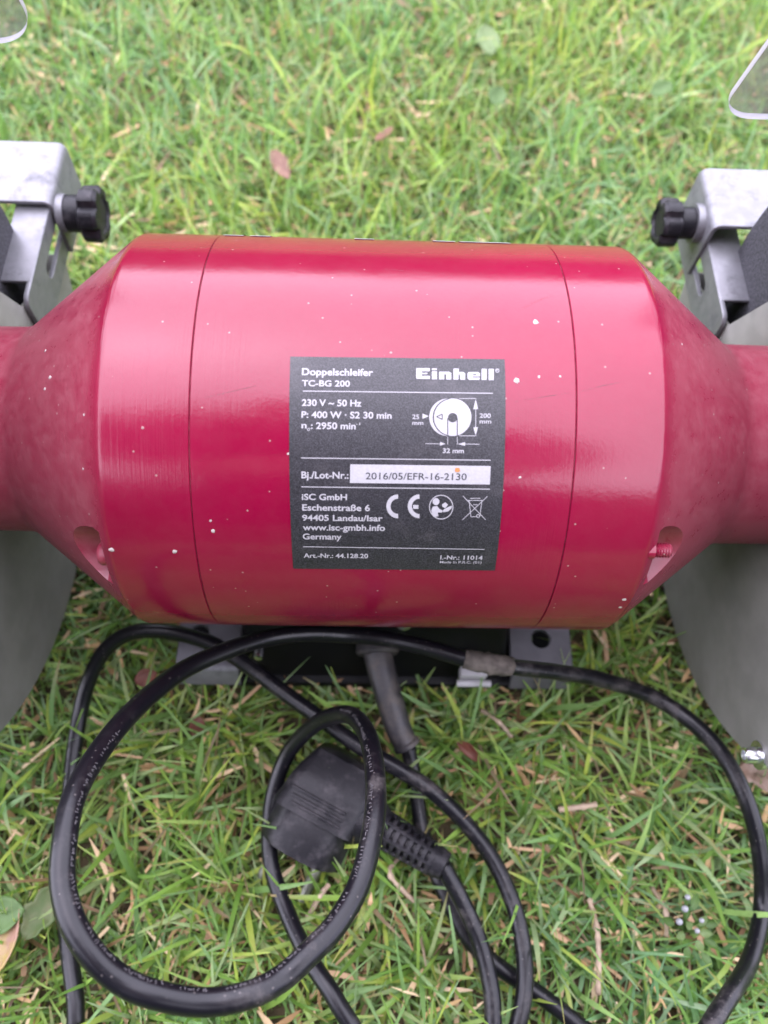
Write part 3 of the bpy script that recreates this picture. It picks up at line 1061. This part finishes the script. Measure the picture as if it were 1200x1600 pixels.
# moulded sleeve where the cord leaves the base
sp = catmull([(0.0022, -0.0500, 0.0366), (0.0030, -0.0560, 0.0362), (0.0076, -0.0716, 0.033), (0.0117, -0.0835, 0.0285), (0.0158, -0.0905, 0.0252)], 10)
bm = bmesh.new()
nsp = len(sp)
def srad(i, n):
    t = i / (n - 1)
    r = 0.0066 - 0.0014 * t
    if t > 0.93:
        r += 0.0007
    return r
tube(bm, sp, srad, 20)
sleeve = bm_obj('cord_sleeve', bm, M['flange'], CORD)
bm = bmesh.new()
lathe(bm, [(0, 0.0092), (0.0035, 0.0095), (0.0048, 0.0085), (0.0050, 0.006)], (0.0022, -0.0490, 0.0368), (0.05, -0.98, -0.1), 28)
bm_obj('sleeve_collar', bm, M['flange'], sleeve)

# plug: round earthed face, ridged grip, ribbed strain relief
pc = Vector((0.895, -0.446, 0)).normalized()
pp = Vector((-0.446, -0.895, -0.28)).normalized()
pn = pc.cross(pp).normalized()
if pn.z < 0:
    pn = -pn
PO = Vector((-0.0194, -0.1131, 0.0235))
PM = Matrix.Translation(PO) @ Matrix((pc, pp, pn)).transposed().to_4x4()      # local x = cord, y = pins, z = up
bm = bmesh.new()
secs = [(-0.0220, 0.0080, 0.0060), (-0.0205, 0.0125, 0.0100), (-0.0120, 0.0160, 0.0150), (-0.0075, 0.0172, 0.0168), (0.0030, 0.0176, 0.0172), (0.0048, 0.0178, 0.0176)]
rings = []
for y, hw, hh in secs:
    pts = rrect(-hw, -hh, hw, hh, min(hw, hh) * 0.30, 3)
    rings.append([bm.verts.new(PM @ Vector((x + (0.0015 if y < 0 else 0), y, z))) for x, z in pts])
for a, b in zip(rings, rings[1:]):
    for k in range(len(a)):
        bm.faces.new((a[k], a[(k + 1) % len(a)], b[(k + 1) % len(b)], b[k]))
bm.faces.new(rings[0][::-1])
bm.faces.new(rings[-1])
plug = bm_obj('plug', bm, M['black'], CORD, sharp=32)
bm = bmesh.new()
nseg = 48
rings = []
for y, r in ((0.0040, 0.0175), (0.0046, 0.0184), (0.0185, 0.0186), (0.0205, 0.0176), (0.0205, 0.004)):
    rg = []
    for k in range(nseg):
        a = 2 * math.pi * k / nseg
        x, z = math.cos(a) * r, math.sin(a) * r
        if abs(z) < 0.0045 and r > 0.01:
            x *= 0.87                       # side grooves
        if z > 0.0150:
            z = 0.0150 + (z - 0.0150) * 0.35  # flattened crown
        rg.append(bm.verts.new(PM @ Vector((x, y, z))))
    rings.append(rg)
for a, b in zip(rings, rings[1:]):
    for k in range(nseg):
        bm.faces.new((a[k], a[(k + 1) % nseg], b[(k + 1) % nseg], b[k]))
bm.faces.new(rings[-1])
bm.faces.new(rings[0][::-1])
bm_obj('plug_face', bm, M['black'], plug, sharp=30)
for k in range(3):
    bm = bmesh.new()
    y = -0.0045 + k * 0.0028
    box(bm, (-0.0125 + k * .001, y, 0.0158), (0.0115, y + 0.0012, 0.0180), 0.0004, 2, PM)
    bm_obj('grip_ridge', bm, M['black'], plug)
bm = bmesh.new()
box(bm, (-0.0045, 0.0080, 0.0138), (0.0045, 0.0208, 0.0158), 0.0004, 2, PM)
bm_obj('earth_clip_slot', bm, M['black'], plug)
for sx in (-0.0095, 0.0095):
    bm = bmesh.new()
    lathe(bm, [(0.020, 0.0024), (0.037, 0.0024), (0.0388, 0.0018), (0.0394, 0.0006)], PM @ Vector((sx, 0, -0.002)), pp, 16)
    # the axis helper starts at the origin point, so slide to the face
    bm_obj('pin', bm, M['pin'], plug)
# neck and ribbed relief
a_ = PM @ Vector((0.0165, -0.0035, 0.004))
b_ = Vector((0.0298, -0.1372, 0.0338))
ax_ = (b_ - a_)
Lr = ax_.length
bm = bmesh.new()
pr = [(0, 0.0125), (Lr * 0.12, 0.0105), (Lr * 0.24, 0.0082)]
t = Lr * 0.27
k = 0
while t < Lr * 0.84:
    r = 0.0076 - 0.0014 * (t / Lr)
    pr += [(t, r), (t + 0.0016, r), (t + 0.0018, r - 0.0018), (t + 0.0029, r - 0.0018)]
    t += 0.0031
    k += 1
pr += [(Lr * 0.86, 0.0062), (Lr, 0.0054), (Lr + 0.0004, 0.003)]
lathe(bm, pr, a_, ax_, 28)
relief = bm_obj('strain_relief', bm, M['black'], plug, sharp=40)
d_ = ax_.normalized()
u_ = d_.cross(Vector((0, 0, 1))).normalized()
w_ = u_.cross(d_)
for ang in (12, 62, 112, 168, 230, 290):
    bm = bmesh.new()
    o1 = (u_ * math.cos(R(ang)) + w_ * math.sin(R(ang)))
    tube(bm, [a_ + d_ * Lr * 0.22 + o1 * 0.0066, a_ + d_ * Lr * 0.55 + o1 * 0.0060, a_ + d_ * Lr * 0.88 + o1 * 0.0053], 0.0011, 8)
    bm_obj('relief_bar', bm, M['black'], relief)

# ---------------------------------------------------------------- lawn
GREENS = np.array([(0.070, 0.138, 0.026), (0.098, 0.176, 0.034), (0.125, 0.210, 0.042), (0.080, 0.150, 0.044), (0.112, 0.185, 0.080), (0.160, 0.235, 0.066), (0.185, 0.240, 0.046), (0.095, 0.172, 0.060), (0.175, 0.235, 0.110)])
STRAWS = np.array([(0.30, 0.19, 0.095), (0.36, 0.25, 0.15), (0.22, 0.125, 0.06), (0.32, 0.20, 0.12), (0.15, 0.08, 0.04), (0.38, 0.28, 0.18)])
GAIN = 2.1
cab = np.array([tuple(p) for p in cpath if p.z < 0.050])


def blades(name, n, xr, yr, lean0, bend, ln, wd, rows, fold, palette, mat, lift=0.0, skip=None, clump=True, dead=0.0):
    x = rng.uniform(*xr, n)
    y = rng.uniform(*yr, n)
    if clump:
        cell = 0.018
        k = rng.random(n) < 0.55
        cx, cy = np.floor(x / cell), np.floor(y / cell)
        hx = np.sin(cx * 12.9898 + cy * 78.233) * 43758.5453
        hy = np.sin(cx * 39.3468 + cy * 11.135) * 24634.6345
        hx, hy = hx - np.floor(hx), hy - np.floor(hy)
        x = np.where(k, (cx + hx) * cell + rng.normal(0, .0035, n), x)
        y = np.where(k, (cy + hy) * cell + rng.normal(0, .0035, n), y)
    if skip is not None:
        keep = ~skip(x, y)
        x, y = x[keep], y[keep]
        n = len(x)
    az = rng.uniform(0, 2 * np.pi, n)
    th0 = np.radians(rng.uniform(*lean0, n))
    th1 = th0 + np.radians(rng.normal(bend[0], bend[1], n))
    th1 = np.clip(th1, np.radians(5), np.radians(112))
    L = np.clip(rng.normal(ln[0], ln[1], n), ln[0] * .3, ln[0] * 2)
    W = np.clip(rng.normal(wd[0], wd[1], n), wd[0] * .4, wd[0] * 2)
    # blades lying under the grinder and next to the cord are pressed down
    under = (np.abs(x) < 0.1) & (np.abs(y) < 0.07)
    gu = (np.abs(np.abs(x) - 0.164) < 0.035) & (np.abs(y) < 0.08)
    L = np.where(under, np.minimum(L, 0.012), np.where(gu, L * 0.5, L))
    d2 = np.full(n, 9.0)
    near = (np.abs(x) < 0.2) & (y > -0.32) & (y < 0)
    idx = np.nonzero(near)[0]
    for i0 in range(0, len(idx), 4000):
        ii = idx[i0:i0 + 4000]
        d2[ii] = np.sqrt(((x[ii, None] - cab[None, ::2, 0]) ** 2 + (y[ii, None] - cab[None, ::2, 1]) ** 2).min(1))
    close = (d2 < 0.009) & (rng.random(n) < 0.90)
    L = np.where(close, L * 0.5, L)
    th1 = np.where(close, np.maximum(th1, np.radians(75)), th1)
    z = lift * rng.random(n)
    t = np.linspace(0, 1, rows)
    px = np.zeros((n, rows)); pz = np.zeros((n, rows))
    for k in range(1, rows):
        th = th0 + (th1 - th0) * (t[k] + t[k - 1]) / 2
        px[:, k] = px[:, k - 1] + np.sin(th) * L / (rows - 1)
        pz[:, k] = pz[:, k - 1] + np.cos(th) * L / (rows - 1)
    pz = np.maximum(pz, 0.0006)
    wob = rng.normal(0, 0.10, n)[:, None] * t[None] ** 2 * L[:, None]
    ca, sa = np.cos(az)[:, None], np.sin(az)[:, None]
    CX = x[:, None] + px * ca - wob * sa
    CY = y[:, None] + px * sa + wob * ca
    CZ = z[:, None] + pz
    taper = np.where(t < .55, .75 + .45 * t, 1.0 - (np.maximum(t - .55, 0) / .45) ** 1.8 * rng.uniform(.7, 1.0, n)[:, None])
    hw = W[:, None] / 2 * taper
    tw = rng.normal(0, .5, n)[:, None] * t[None] + rng.normal(0, .35, n)[:, None]
    ox, oy, oz = -sa * np.cos(tw), ca * np.cos(tw), np.sin(tw) + 0 * CX
    nv = 3 if fold else 2
    V = np.zeros((n, rows, nv, 3))
    for j, sg in enumerate((-1, 0, 1) if fold else (-1, 1)):
        V[:, :, j, 0] = CX + ox * hw * sg
        V[:, :, j, 1] = CY + oy * hw * sg
        V[:, :, j, 2] = np.maximum(CZ + oz * hw * sg - (0.28 * hw if (fold and sg == 0) else 0), 0.0005)
    V = V.reshape(-1, 3)
    base_i = (np.arange(n) * rows * nv)[:, None, None]
    rr, jj = np.meshgrid(np.arange(rows - 1), np.arange(nv - 1), indexing='ij')
    q = np.stack([rr * nv + jj, rr * nv + jj + 1, (rr + 1) * nv + jj + 1, (rr + 1) * nv + jj], -1).reshape(1, -1, 4)
    F = (base_i + q).reshape(-1, 4)
    me = bpy.data.meshes.new(name)
    me.vertices.add(len(V))
    me.vertices.foreach_set('co', V.ravel())
    me.loops.add(F.size)
    me.loops.foreach_set('vertex_index', F.ravel().astype(np.int32))
    me.polygons.add(len(F))
    me.polygons.foreach_set('loop_start', (np.arange(len(F)) * 4).astype(np.int32))
    me.polygons.foreach_set('use_smooth', np.ones(len(F), bool))
    me.update(calc_edges=True)
    c = palette[rng.integers(0, len(palette), n)] * GAIN * rng.uniform(.8, 1.25, n)[:, None]
    # patches of yellower and bluer turf
    pt = np.sin(x * 31 + 1.3) * np.sin(y * 27 + .4) * .5 + np.sin(x * 11 - y * 17) * .5
    if dead > 0:
        c = c * (1 + np.stack([.14 * pt, .04 * pt, -.15 * pt], 1))
        dm = rng.random(n) < dead
        c[dm] = STRAWS[rng.integers(0, len(STRAWS), dm.sum())] * .85
        CC = np.repeat(c[:, None, :], rows, 1)
        tipd = (rng.random(n) < .22)[:, None, None] * np.clip((t - .72) / .28, 0, 1)[None, :, None]
        CC = CC * (1 - tipd) + np.array((.42, .30, .14)) * tipd
        root = np.clip((.25 - t) / .25, 0, 1)[None, :, None] * .55
        CC = CC * (1 - root) + np.array((.30, .32, .14)) * root
    else:
        CC = np.repeat(c[:, None, :], rows, 1)
    CC = np.repeat(CC[:, :, None, :], nv, 2).reshape(-1, 3)
    CC = np.concatenate([np.clip(CC, 0, 1), np.ones((len(CC), 1))], 1)
    at = me.color_attributes.new('tint', 'FLOAT_COLOR', 'POINT')
    at.data.foreach_set('color', CC.ravel())
    o = link_mesh(name, me, mat, None, smooth=False)
    o['kind'] = 'stuff'
    return o


inner = lambda x, y: (np.abs(x) < 0.42) & (y > -0.34) & (y < 0.62)
grass = blades('grass', 105000, (-0.42, 0.42), (-0.34, 0.62), (4, 58), (38, 28), (0.026, 0.012), (0.00145, 0.0006), 6, True, GREENS, M['blade'], dead=.05)
tag(grass, 'short green lawn grass all around the grinder', 'grass')
g2 = blades('grass', 130000, (-1.5, 1.5), (-1.3, 2.0), (5, 60), (42, 26), (0.031, 0.011), (0.0021, 0.0008), 4, False, GREENS, M['blade'], skip=inner, dead=.05)
tag(g2, 'farther lawn grass beyond the grinder', 'grass')
st = blades('dry_straw', 15000, (-0.42, 0.42), (-0.34, 0.62), (70, 92), (5, 14), (0.015, 0.007), (0.0016, 0.0006), 4, False, STRAWS, M['straw'], lift=0.012, clump=False)
tag(st, 'dry straw and thatch scattered low between the grass blades', 'straw')
def leaf_mesh(L, W, cup=0.25, curl=0.3, n=9, m=4, lobed=0.0, seed=0):
    rd = random.Random(seed)
    V, F = [], []
    for i in range(n + 1):
        t = i / n
        w = W / 2 * (math.sin(math.pi * min(1, t * 0.97 + .03)) ** 0.75) * (1.12 - .3 * t)
        w *= 1 + lobed * (0.5 * math.sin(t * 19) + rd.uniform(-.3, .3))
        for j in range(-m, m + 1):
            u = j / m
            V.append(Vector((t * L, u * w, cup * w * u * u * 1.6 + curl * L * (t - .4) ** 2 + rd.uniform(-1, 1) * .012 * L + (0.02 * L if j == 0 else 0))))
    k = 2 * m + 1
    for i in range(n):
        for j in range(2 * m):
            a = i * k + j
            F.append((a, a + k, a + k + 1, a + 1))
    return V, F


def mat_leaf(name, c1, c2, rough=0.5, tr=0.2):
    t = NT(name)
    n = t.noise(130, 6, .65)
    c = t.mix(t.ramp(n, .35, .68), c1, c2)
    t.set('Base Color', c)
    t.set('Roughness', rough)
    t.set('Normal', t.bump(t.noise(500, 3), .3, .0004))
    tl = t.n.new('ShaderNodeBsdfTranslucent')
    t.l.new(c, tl.inputs['Color'])
    mx = t.n.new('ShaderNodeMixShader')
    mx.inputs[0].default_value = tr
    t.l.new(t.b.outputs[0], mx.inputs[1])
    t.l.new(tl.outputs[0], mx.inputs[2])
    t.l.new(mx.outputs[0], t.out.inputs[0])
    return t.m


LM = {
    'brown': mat_leaf('dry_leaf_brown', (0.15, 0.065, 0.040, 1), (0.24, 0.13, 0.08, 1)),
    'rust': mat_leaf('dry_leaf_rust', (0.13, 0.032, 0.020, 1), (0.20, 0.07, 0.04, 1)),
    'beige': mat_leaf('dry_leaf_beige', (0.26, 0.17, 0.12, 1), (0.36, 0.27, 0.21, 1)),
    'yellow': mat_leaf('fading_leaf', (0.36, 0.27, 0.08, 1), (0.36, 0.20, 0.15, 1)),
    'green': mat_leaf('weed_leaf', (0.075, 0.150, 0.030, 1), (0.11, 0.20, 0.05, 1), .45, .3),
    'pale': mat_leaf('pale_weed_leaf', (0.16, 0.24, 0.08, 1), (0.21, 0.29, 0.12, 1), .45, .3),
    'dull': mat_leaf('dull_weed_leaf', (0.095, 0.155, 0.04, 1), (0.17, 0.19, 0.08, 1), .5, .25),
}


def put_leaf(name, loc, L, W, yaw, pitch, roll, mat, label, cat, group, cup=.25, curl=.3, lobed=0.0, seed=1):
    V, F = leaf_mesh(L, W, cup, curl, lobed=lobed, seed=seed)
    V = [v - Vector((L / 2, 0, 0)) for v in V]
    o = mesh_obj(name, V, F, LM[mat], None)
    o.location = loc
    o.rotation_euler = (R(roll), R(pitch), R(yaw))
    tag(o, label, cat, group)
    sd = o.modifiers.new('thickness', 'SOLIDIFY')
    sd.thickness = 0.0003
    return o


GL, GW = 'dry leaves fallen on the lawn', 'broad weed leaves in the lawn'
put_leaf('dry_leaf', (-0.058, 0.245, .027), .024, .010, -62, 8, 12, 'brown', 'reddish brown dry leaf on the grass behind the left part of the motor', 'leaf', GL, seed=3)
put_leaf('dry_leaf', (0.004, 0.275, .026), .021, .008, 60, 14, -18, 'brown', 'narrow brown dry leaf on the grass behind the middle of the motor', 'leaf', GL, seed=4)
put_leaf('dry_leaf', (-0.100, 0.408, .031), .036, .017, -12, 4, 10, 'beige', 'pinkish tan leaf at the top edge of the photo, farthest from the grinder', 'leaf', GL, curl=.6, lobed=.15, seed=5)
put_leaf('dry_leaf', (-0.101, -0.0605, .016), .010, .008, 30, 12, 15, 'rust', 'small red leaf bit between the cord and the left foot', 'leaf', GL, seed=6)
put_leaf('dry_leaf', (-0.139, -0.1640, .024), .028, .014, 80, 10, -20, 'yellow', 'yellow and pink fading leaf at the left edge below the weed leaves', 'leaf', GL, seed=7)
put_leaf('dry_leaf', (0.168, -0.0945, .018), .020, .016, 10, 8, 30, 'beige', 'crumpled beige leaf at the right edge under the wheel guard', 'leaf', GL, cup=.7, curl=1.0, lobed=.35, seed=8)
put_leaf('dry_leaf', (-0.076, -0.0815, .015), .009, .007, 75, 10, 8, 'rust', 'rusty pink leaf fragment inside the big cord loop near the base', 'leaf', GL, seed=9)
put_leaf('dry_leaf', (0.0434, -0.0910, .019), .013, .0055, -38, 10, 35, 'rust', 'curled rust orange leaf on the grass right of the cord sleeve', 'leaf', GL, curl=.9, seed=10)
put_leaf('weed_leaf', (0.071, 0.363, .029), .022, .017, 100, -14, 8, 'pale', 'pale green broad leaf in the grass far behind the label', 'leaf', GW, seed=12)
put_leaf('weed_leaf', (-0.141, -0.1555, .024), .017, .014, 10, -6, -10, 'green', 'round green weed leaf at the left edge of the photo', 'leaf', GW, cup=.15, seed=13)
put_leaf('weed_leaf', (-0.1285, -0.1535, .021), .022, .011, 70, 14, 18, 'dull', 'ragged dull green weed leaf left of the big cord loop', 'leaf', GW, lobed=.35, seed=14)
put_leaf('weed_leaf', (0.179, 0.312, .036), .014, .012, 20, -20, 5, 'green', 'bright small leaf far right in the grass near the eye shield', 'leaf', GW, seed=15)
put_leaf('weed_leaf', (0.0735, 0.301, .036), .013, .012, 60, -15, 15, 'green', 'bright small leaf in the grass behind the right part of the label', 'leaf', GW, seed=16)


def stalk(pts, r, label, mat=None):
    bm = bmesh.new()
    pth = catmull(pts, 8)
    tube(bm, pth, lambda i, n: r * (0.8 + .35 * math.sin(i * 1.7) * .3 + (.25 if i % 9 == 0 else 0)), 8)
    for v in bm.verts:
        v.co += Vector((random.gauss(0, 1), random.gauss(0, 1), random.gauss(0, 1))) * r * .06
    o = bm_obj('dry_stalk', bm, M['stalk'], None, sharp=None)
    tag(o, label, 'stalk', 'dry stalks lying in the grass')


M['stalk'] = mat_simple('bleached_stalk', (0.36, 0.27, 0.19, 1), 0.6, nscale=200, namt=.25, dirt=(0.18, 0.09, 0.05, 1), dscale=120, damt=.5)
stalk([(0.0905, -0.1490, .016), (0.0912, -0.1580, .020), (0.0902, -0.1680, .023), (0.0900, -0.1820, .018)], .0013, 'long pale jointed stalk lying in the grass left of the white buds')
stalk([(0.0800, -0.1150, .020), (0.0890, -0.1140, .023), (0.0955, -0.1128, .021)], .0015, 'short thick straw lying level right of the cord crossing')
stalk([(0.0130, -0.1330, .015), (0.0085, -0.1400, .021), (0.0185, -0.1500, .016)], .0012, 'bent orange straw between plug and strain relief')
stalk([(0.1180, -0.1450, .013), (0.1195, -0.1530, .021), (0.1200, -0.1620, .017)], .0012, 'upright pale straw just above the white buds')
stalk([(-0.0240, -0.1560, .016), (-0.0200, -0.1490, .021), (-0.0160, -0.1440, .020)], .0013, 'pale straw piece between the small cord loop and big loop')
stalk([(0.0500, -0.0730, .014), (0.0560, -0.0790, .021), (0.0620, -0.0850, .018)], .0011, 'tan straw in the grass just in front of the white tag')

# little plant with white buds
M['bud'] = mat_simple('white_bud', (0.27, 0.275, 0.29, 1), 0.5)
PL = thing('budding_weed', 'small weed with white buds inside the right hand cord arc', 'weed', (0.1265, -0.1600, 0))
for k in range(12):
    a = k * 2.4
    rr = .0015 + .0006 * k
    V, F = leaf_mesh(.0048 + .00018 * k, .0033, .3, .35, 5, 2, seed=40 + k)
    Mx = Matrix.Translation((math.cos(a) * rr, math.sin(a) * rr, .032 - k * .0006)) @ Matrix.Rotation(a, 4, 'Z') @ Matrix.Rotation(R(-35 + k * 2), 4, 'Y')
    mesh_obj('leaf', [Mx @ v for v in V], F, LM['green' if k > 4 else 'pale'], PL)
bm = bmesh.new()
tube(bm, [Vector((0, 0, 0)), Vector((.0005, .001, .018)), Vector((0, 0, .032))], .0008, 6)
bm_obj('stem', bm, LM['green'], PL)
for bx, by, bz, br in ((-.0075, .0040, .036, .0013), (-.0050, .0085, .037, .0013), (-.0030, .0125, .036, .0011), (-.0015, .0010, .037, .0010), (.0012, .0045, .036, .0010)):
    bm = bmesh.new()
    bmesh.ops.create_uvsphere(bm, u_segments=10, v_segments=7, radius=br)
    for v in bm.verts:
        v.co.z *= 1.25
        v.co += Vector((bx, by, bz))
    bd = bm_obj('bud', bm, M['bud'], PL)
    bm = bmesh.new()
    tube(bm, [Vector((0, 0, .02)), Vector((bx * .6, by * .6, bz - .007)), Vector((bx, by, bz - .001))], .0005, 5)
    bm_obj('stalk', bm, LM['green'], bd)

# ---------------------------------------------------------------- garden hedge behind, mirrored in the paint
M['hedge'] = mat_leaf('hedge_leaf', (0.030, 0.060, 0.018, 1), (0.060, 0.105, 0.028, 1), .5, .15)


def hedge(y, height, label):
    hg = thing('hedge', label, 'hedge', (0, y, 0), 'garden hedges closing the lawn')
    n = 14000
    hx = rng.uniform(-7, 7, n)
    top = height + .09 * np.sin(hx * 2.1) + .06 * np.sin(hx * 5.3 + 1)
    hz = rng.random(n) ** .9 * top
    hy = rng.normal(0, .22, n)
    V = np.zeros((n, 4, 3))
    a1, a2 = rng.uniform(0, 6.28, n), rng.normal(0, .7, n)
    ux = np.stack([np.cos(a1), np.sin(a1), np.sin(a2)], 1) * .055
    uy = np.stack([-np.sin(a1) * .5, np.cos(a1) * .5, np.cos(a2)], 1) * .045
    c0 = np.stack([hx, hy, hz], 1)
    for j, (p, q) in enumerate(((-1, 0), (0, -.6), (1, 0), (0, .6))):
        V[:, j] = c0 + ux * p + uy * q
    hm = bpy.data.meshes.new('crown')
    hm.from_pydata(V.reshape(-1, 3).tolist(), [], np.arange(n * 4).reshape(-1, 4).tolist())
    hm.update()
    link_mesh('crown', hm, M['hedge'], hg, smooth=False)
    bm = bmesh.new()
    box(bm, (-7, -.16, 0), (7, .16, height - .12), .1)
    bm_obj('branches', bm, M['hedge'], hg)


hedge(4.6, 1.85, 'green garden hedge closing the lawn beyond the grinder')
hedge(-3.4, 2.3, 'taller green garden hedge behind the person with the phone')

# ---------------------------------------------------------------- the person taking the picture, mirrored in the paint
PS = thing('person', 'person in dark jacket and trousers squatting over the grinder with a phone', 'person', (-0.12, -0.66, 0))
off = Vector((-0.12, -0.66, 0))


def skinned(name, joints, edges, mat, parent, root=0, sub=2):
    me = bpy.data.meshes.new(name)
    me.from_pydata([Vector(j[0]) - off for j in joints], edges, [])
    o = bpy.data.objects.new(name, me)
    COL.objects.link(o)
    o.parent = parent
    sk = o.modifiers.new('skin', 'SKIN')
    sk.use_smooth_shade = True
    o.modifiers.new('sub', 'SUBSURF').levels = sub
    o.modifiers['sub'].render_levels = sub
    sv = me.skin_vertices[0].data
    for i, j in enumerate(joints):
        r = j[1]
        sv[i].radius = r if isinstance(r, tuple) else (r, r)
        sv[i].use_root = (i == root)
    for m in (mat if isinstance(mat, (list, tuple)) else [mat]):
        me.materials.append(m)
    dg = bpy.context.evaluated_depsgraph_get()
    dg.update()
    m2 = bpy.data.meshes.new_from_object(o.evaluated_get(dg), depsgraph=dg)
    o.modifiers.clear()
    o.data = m2
    bpy.data.meshes.remove(me)
    return o


M['jacket'] = mat_simple('dark_jacket', (0.018, 0.019, 0.024, 1), .8, nscale=60, namt=.3, bump=.2, bscale=300)
M['trousers'] = mat_simple('dark_trousers', (0.022, 0.026, 0.040, 1), .85, nscale=80, namt=.3)
M['skin'] = mat_simple('skin', (0.50, 0.29, 0.21, 1), .5, nscale=40, namt=.1)
M['hair'] = mat_simple('dark_hair', (0.025, 0.016, 0.011, 1), .5)
M['shoe'] = mat_simple('shoe', (0.03, 0.03, 0.03, 1), .6)
J = [((-.12, -.80, .40), (.17, .13)), ((-.12, -.69, .60), (.16, .12)), ((-.13, -.52, .78), (.23, .15)), ((-.13, -.39, .90), (.21, .12)), ((-.12, -.335, .97), .058), ((-.12, -.27, 1.01), (.078, .085)), ((-.115, -.205, .965), (.066, .08)),
     ((-.03, -.78, .38), .105), ((.13, -.43, .46), .066), ((.07, -.64, .10), .045), ((.09, -.52, .035), .038),
     ((-.21, -.78, .38), .105), ((-.36, -.43, .46), .066), ((-.30, -.64, .10), .045), ((-.33, -.52, .035), .038),
     ((.08, -.38, .89), .085), ((.20, -.37, .64), .055), ((.10, -.31, .44), .034), ((.070, -.26, .395), (.036, .014)),
     ((-.37, -.35, .93), .105), ((-.43, -.35, .64), .075), ((-.11, -.33, .44), .034), ((-.075, -.275, .390), (.036, .014))]
E_ = [(0, 1), (1, 2), (2, 3), (3, 4), (4, 5), (5, 6), (0, 7), (7, 8), (8, 9), (9, 10), (0, 11), (11, 12), (12, 13), (13, 14), (3, 15), (15, 16), (16, 17), (17, 18), (3, 19), (19, 20), (20, 21), (21, 22)]
for hnd, sg in ((18, 1), (22, -1)):
    hp = Vector(J[hnd][0])
    for k in range(4):
        b = len(J)
        q0 = hp + Vector((sg * -.004, .020 + k * .004, -.012 + k * .016 - .02))
        q1 = q0 + Vector((-sg * .026, .010, -.008))
        q2 = q1 + Vector((-sg * .020, .006, .002))
        J += [(q0, .0095), (q1, .0085), (q2, .0075)]
        E_ += [(hnd, b), (b, b + 1), (b + 1, b + 2)]
    b = len(J)
    q0 = hp + Vector((-sg * .012, .004, .028))
    J += [(q0, .011), (q0 + Vector((-sg * .022, .016, .006)), .0095)]
    E_ += [(hnd, b), (b, b + 1)]
body = skinned('body', J, E_, [M['jacket'], M['trousers'], M['skin'], M['shoe']], PS)
for p in body.data.polygons:
    c = p.center + off
    p.material_index = 0
    if c.z < .60 and c.y < -.40 and not (c.y > -.62 and c.z > .56):
        p.material_index = 1
    if c.z < .10:
        p.material_index = 3
    if (c.y > -.36 and c.z > .88 and abs(c.x + .12) < .14) or (c.z < .435 and c.y > -.335):
        p.material_index = 2
# phone: its lens sits at the camera, its slab behind it
fw = rotm @ Vector((0, 0, -1))
rx_, uy_ = rotm @ Vector((1, 0, 0)), rotm @ Vector((0, 1, 0))
PH = tag(bpy.data.objects.new('phone', None), 'black phone held in both hands above the grinder', 'phone')
COL.objects.link(PH)
PH.location = cam_p - fw * 0.02
PMx = Matrix((rx_, uy_, -fw)).transposed().to_4x4()
bm = bmesh.new()
box(bm, (-0.020, -0.135, 0.0), (0.055, 0.025, 0.008), .003, 3, PMx)
bm_obj('phone_body', bm, M['black'], PH)
bm = bmesh.new()
box(bm, (-0.017, -0.132, 0.0078), (0.052, 0.022, 0.0086), .0003, 1, PMx)
bm_obj('screen', bm, M['base'], PH)

# hair and face of the photographer
bm = bmesh.new()
bmesh.ops.create_uvsphere(bm, u_segments=24, v_segments=14, radius=1)
hc = Vector((-.118, -.265, 1.02)) - off
for v in bm.verts:
    v.co = Vector((v.co.x * .086, v.co.y * .095, v.co.z * .088)) + hc + Vector((0, -.012, .022))
bm_obj('hair', bm, M['hair'], PS, sharp=None)
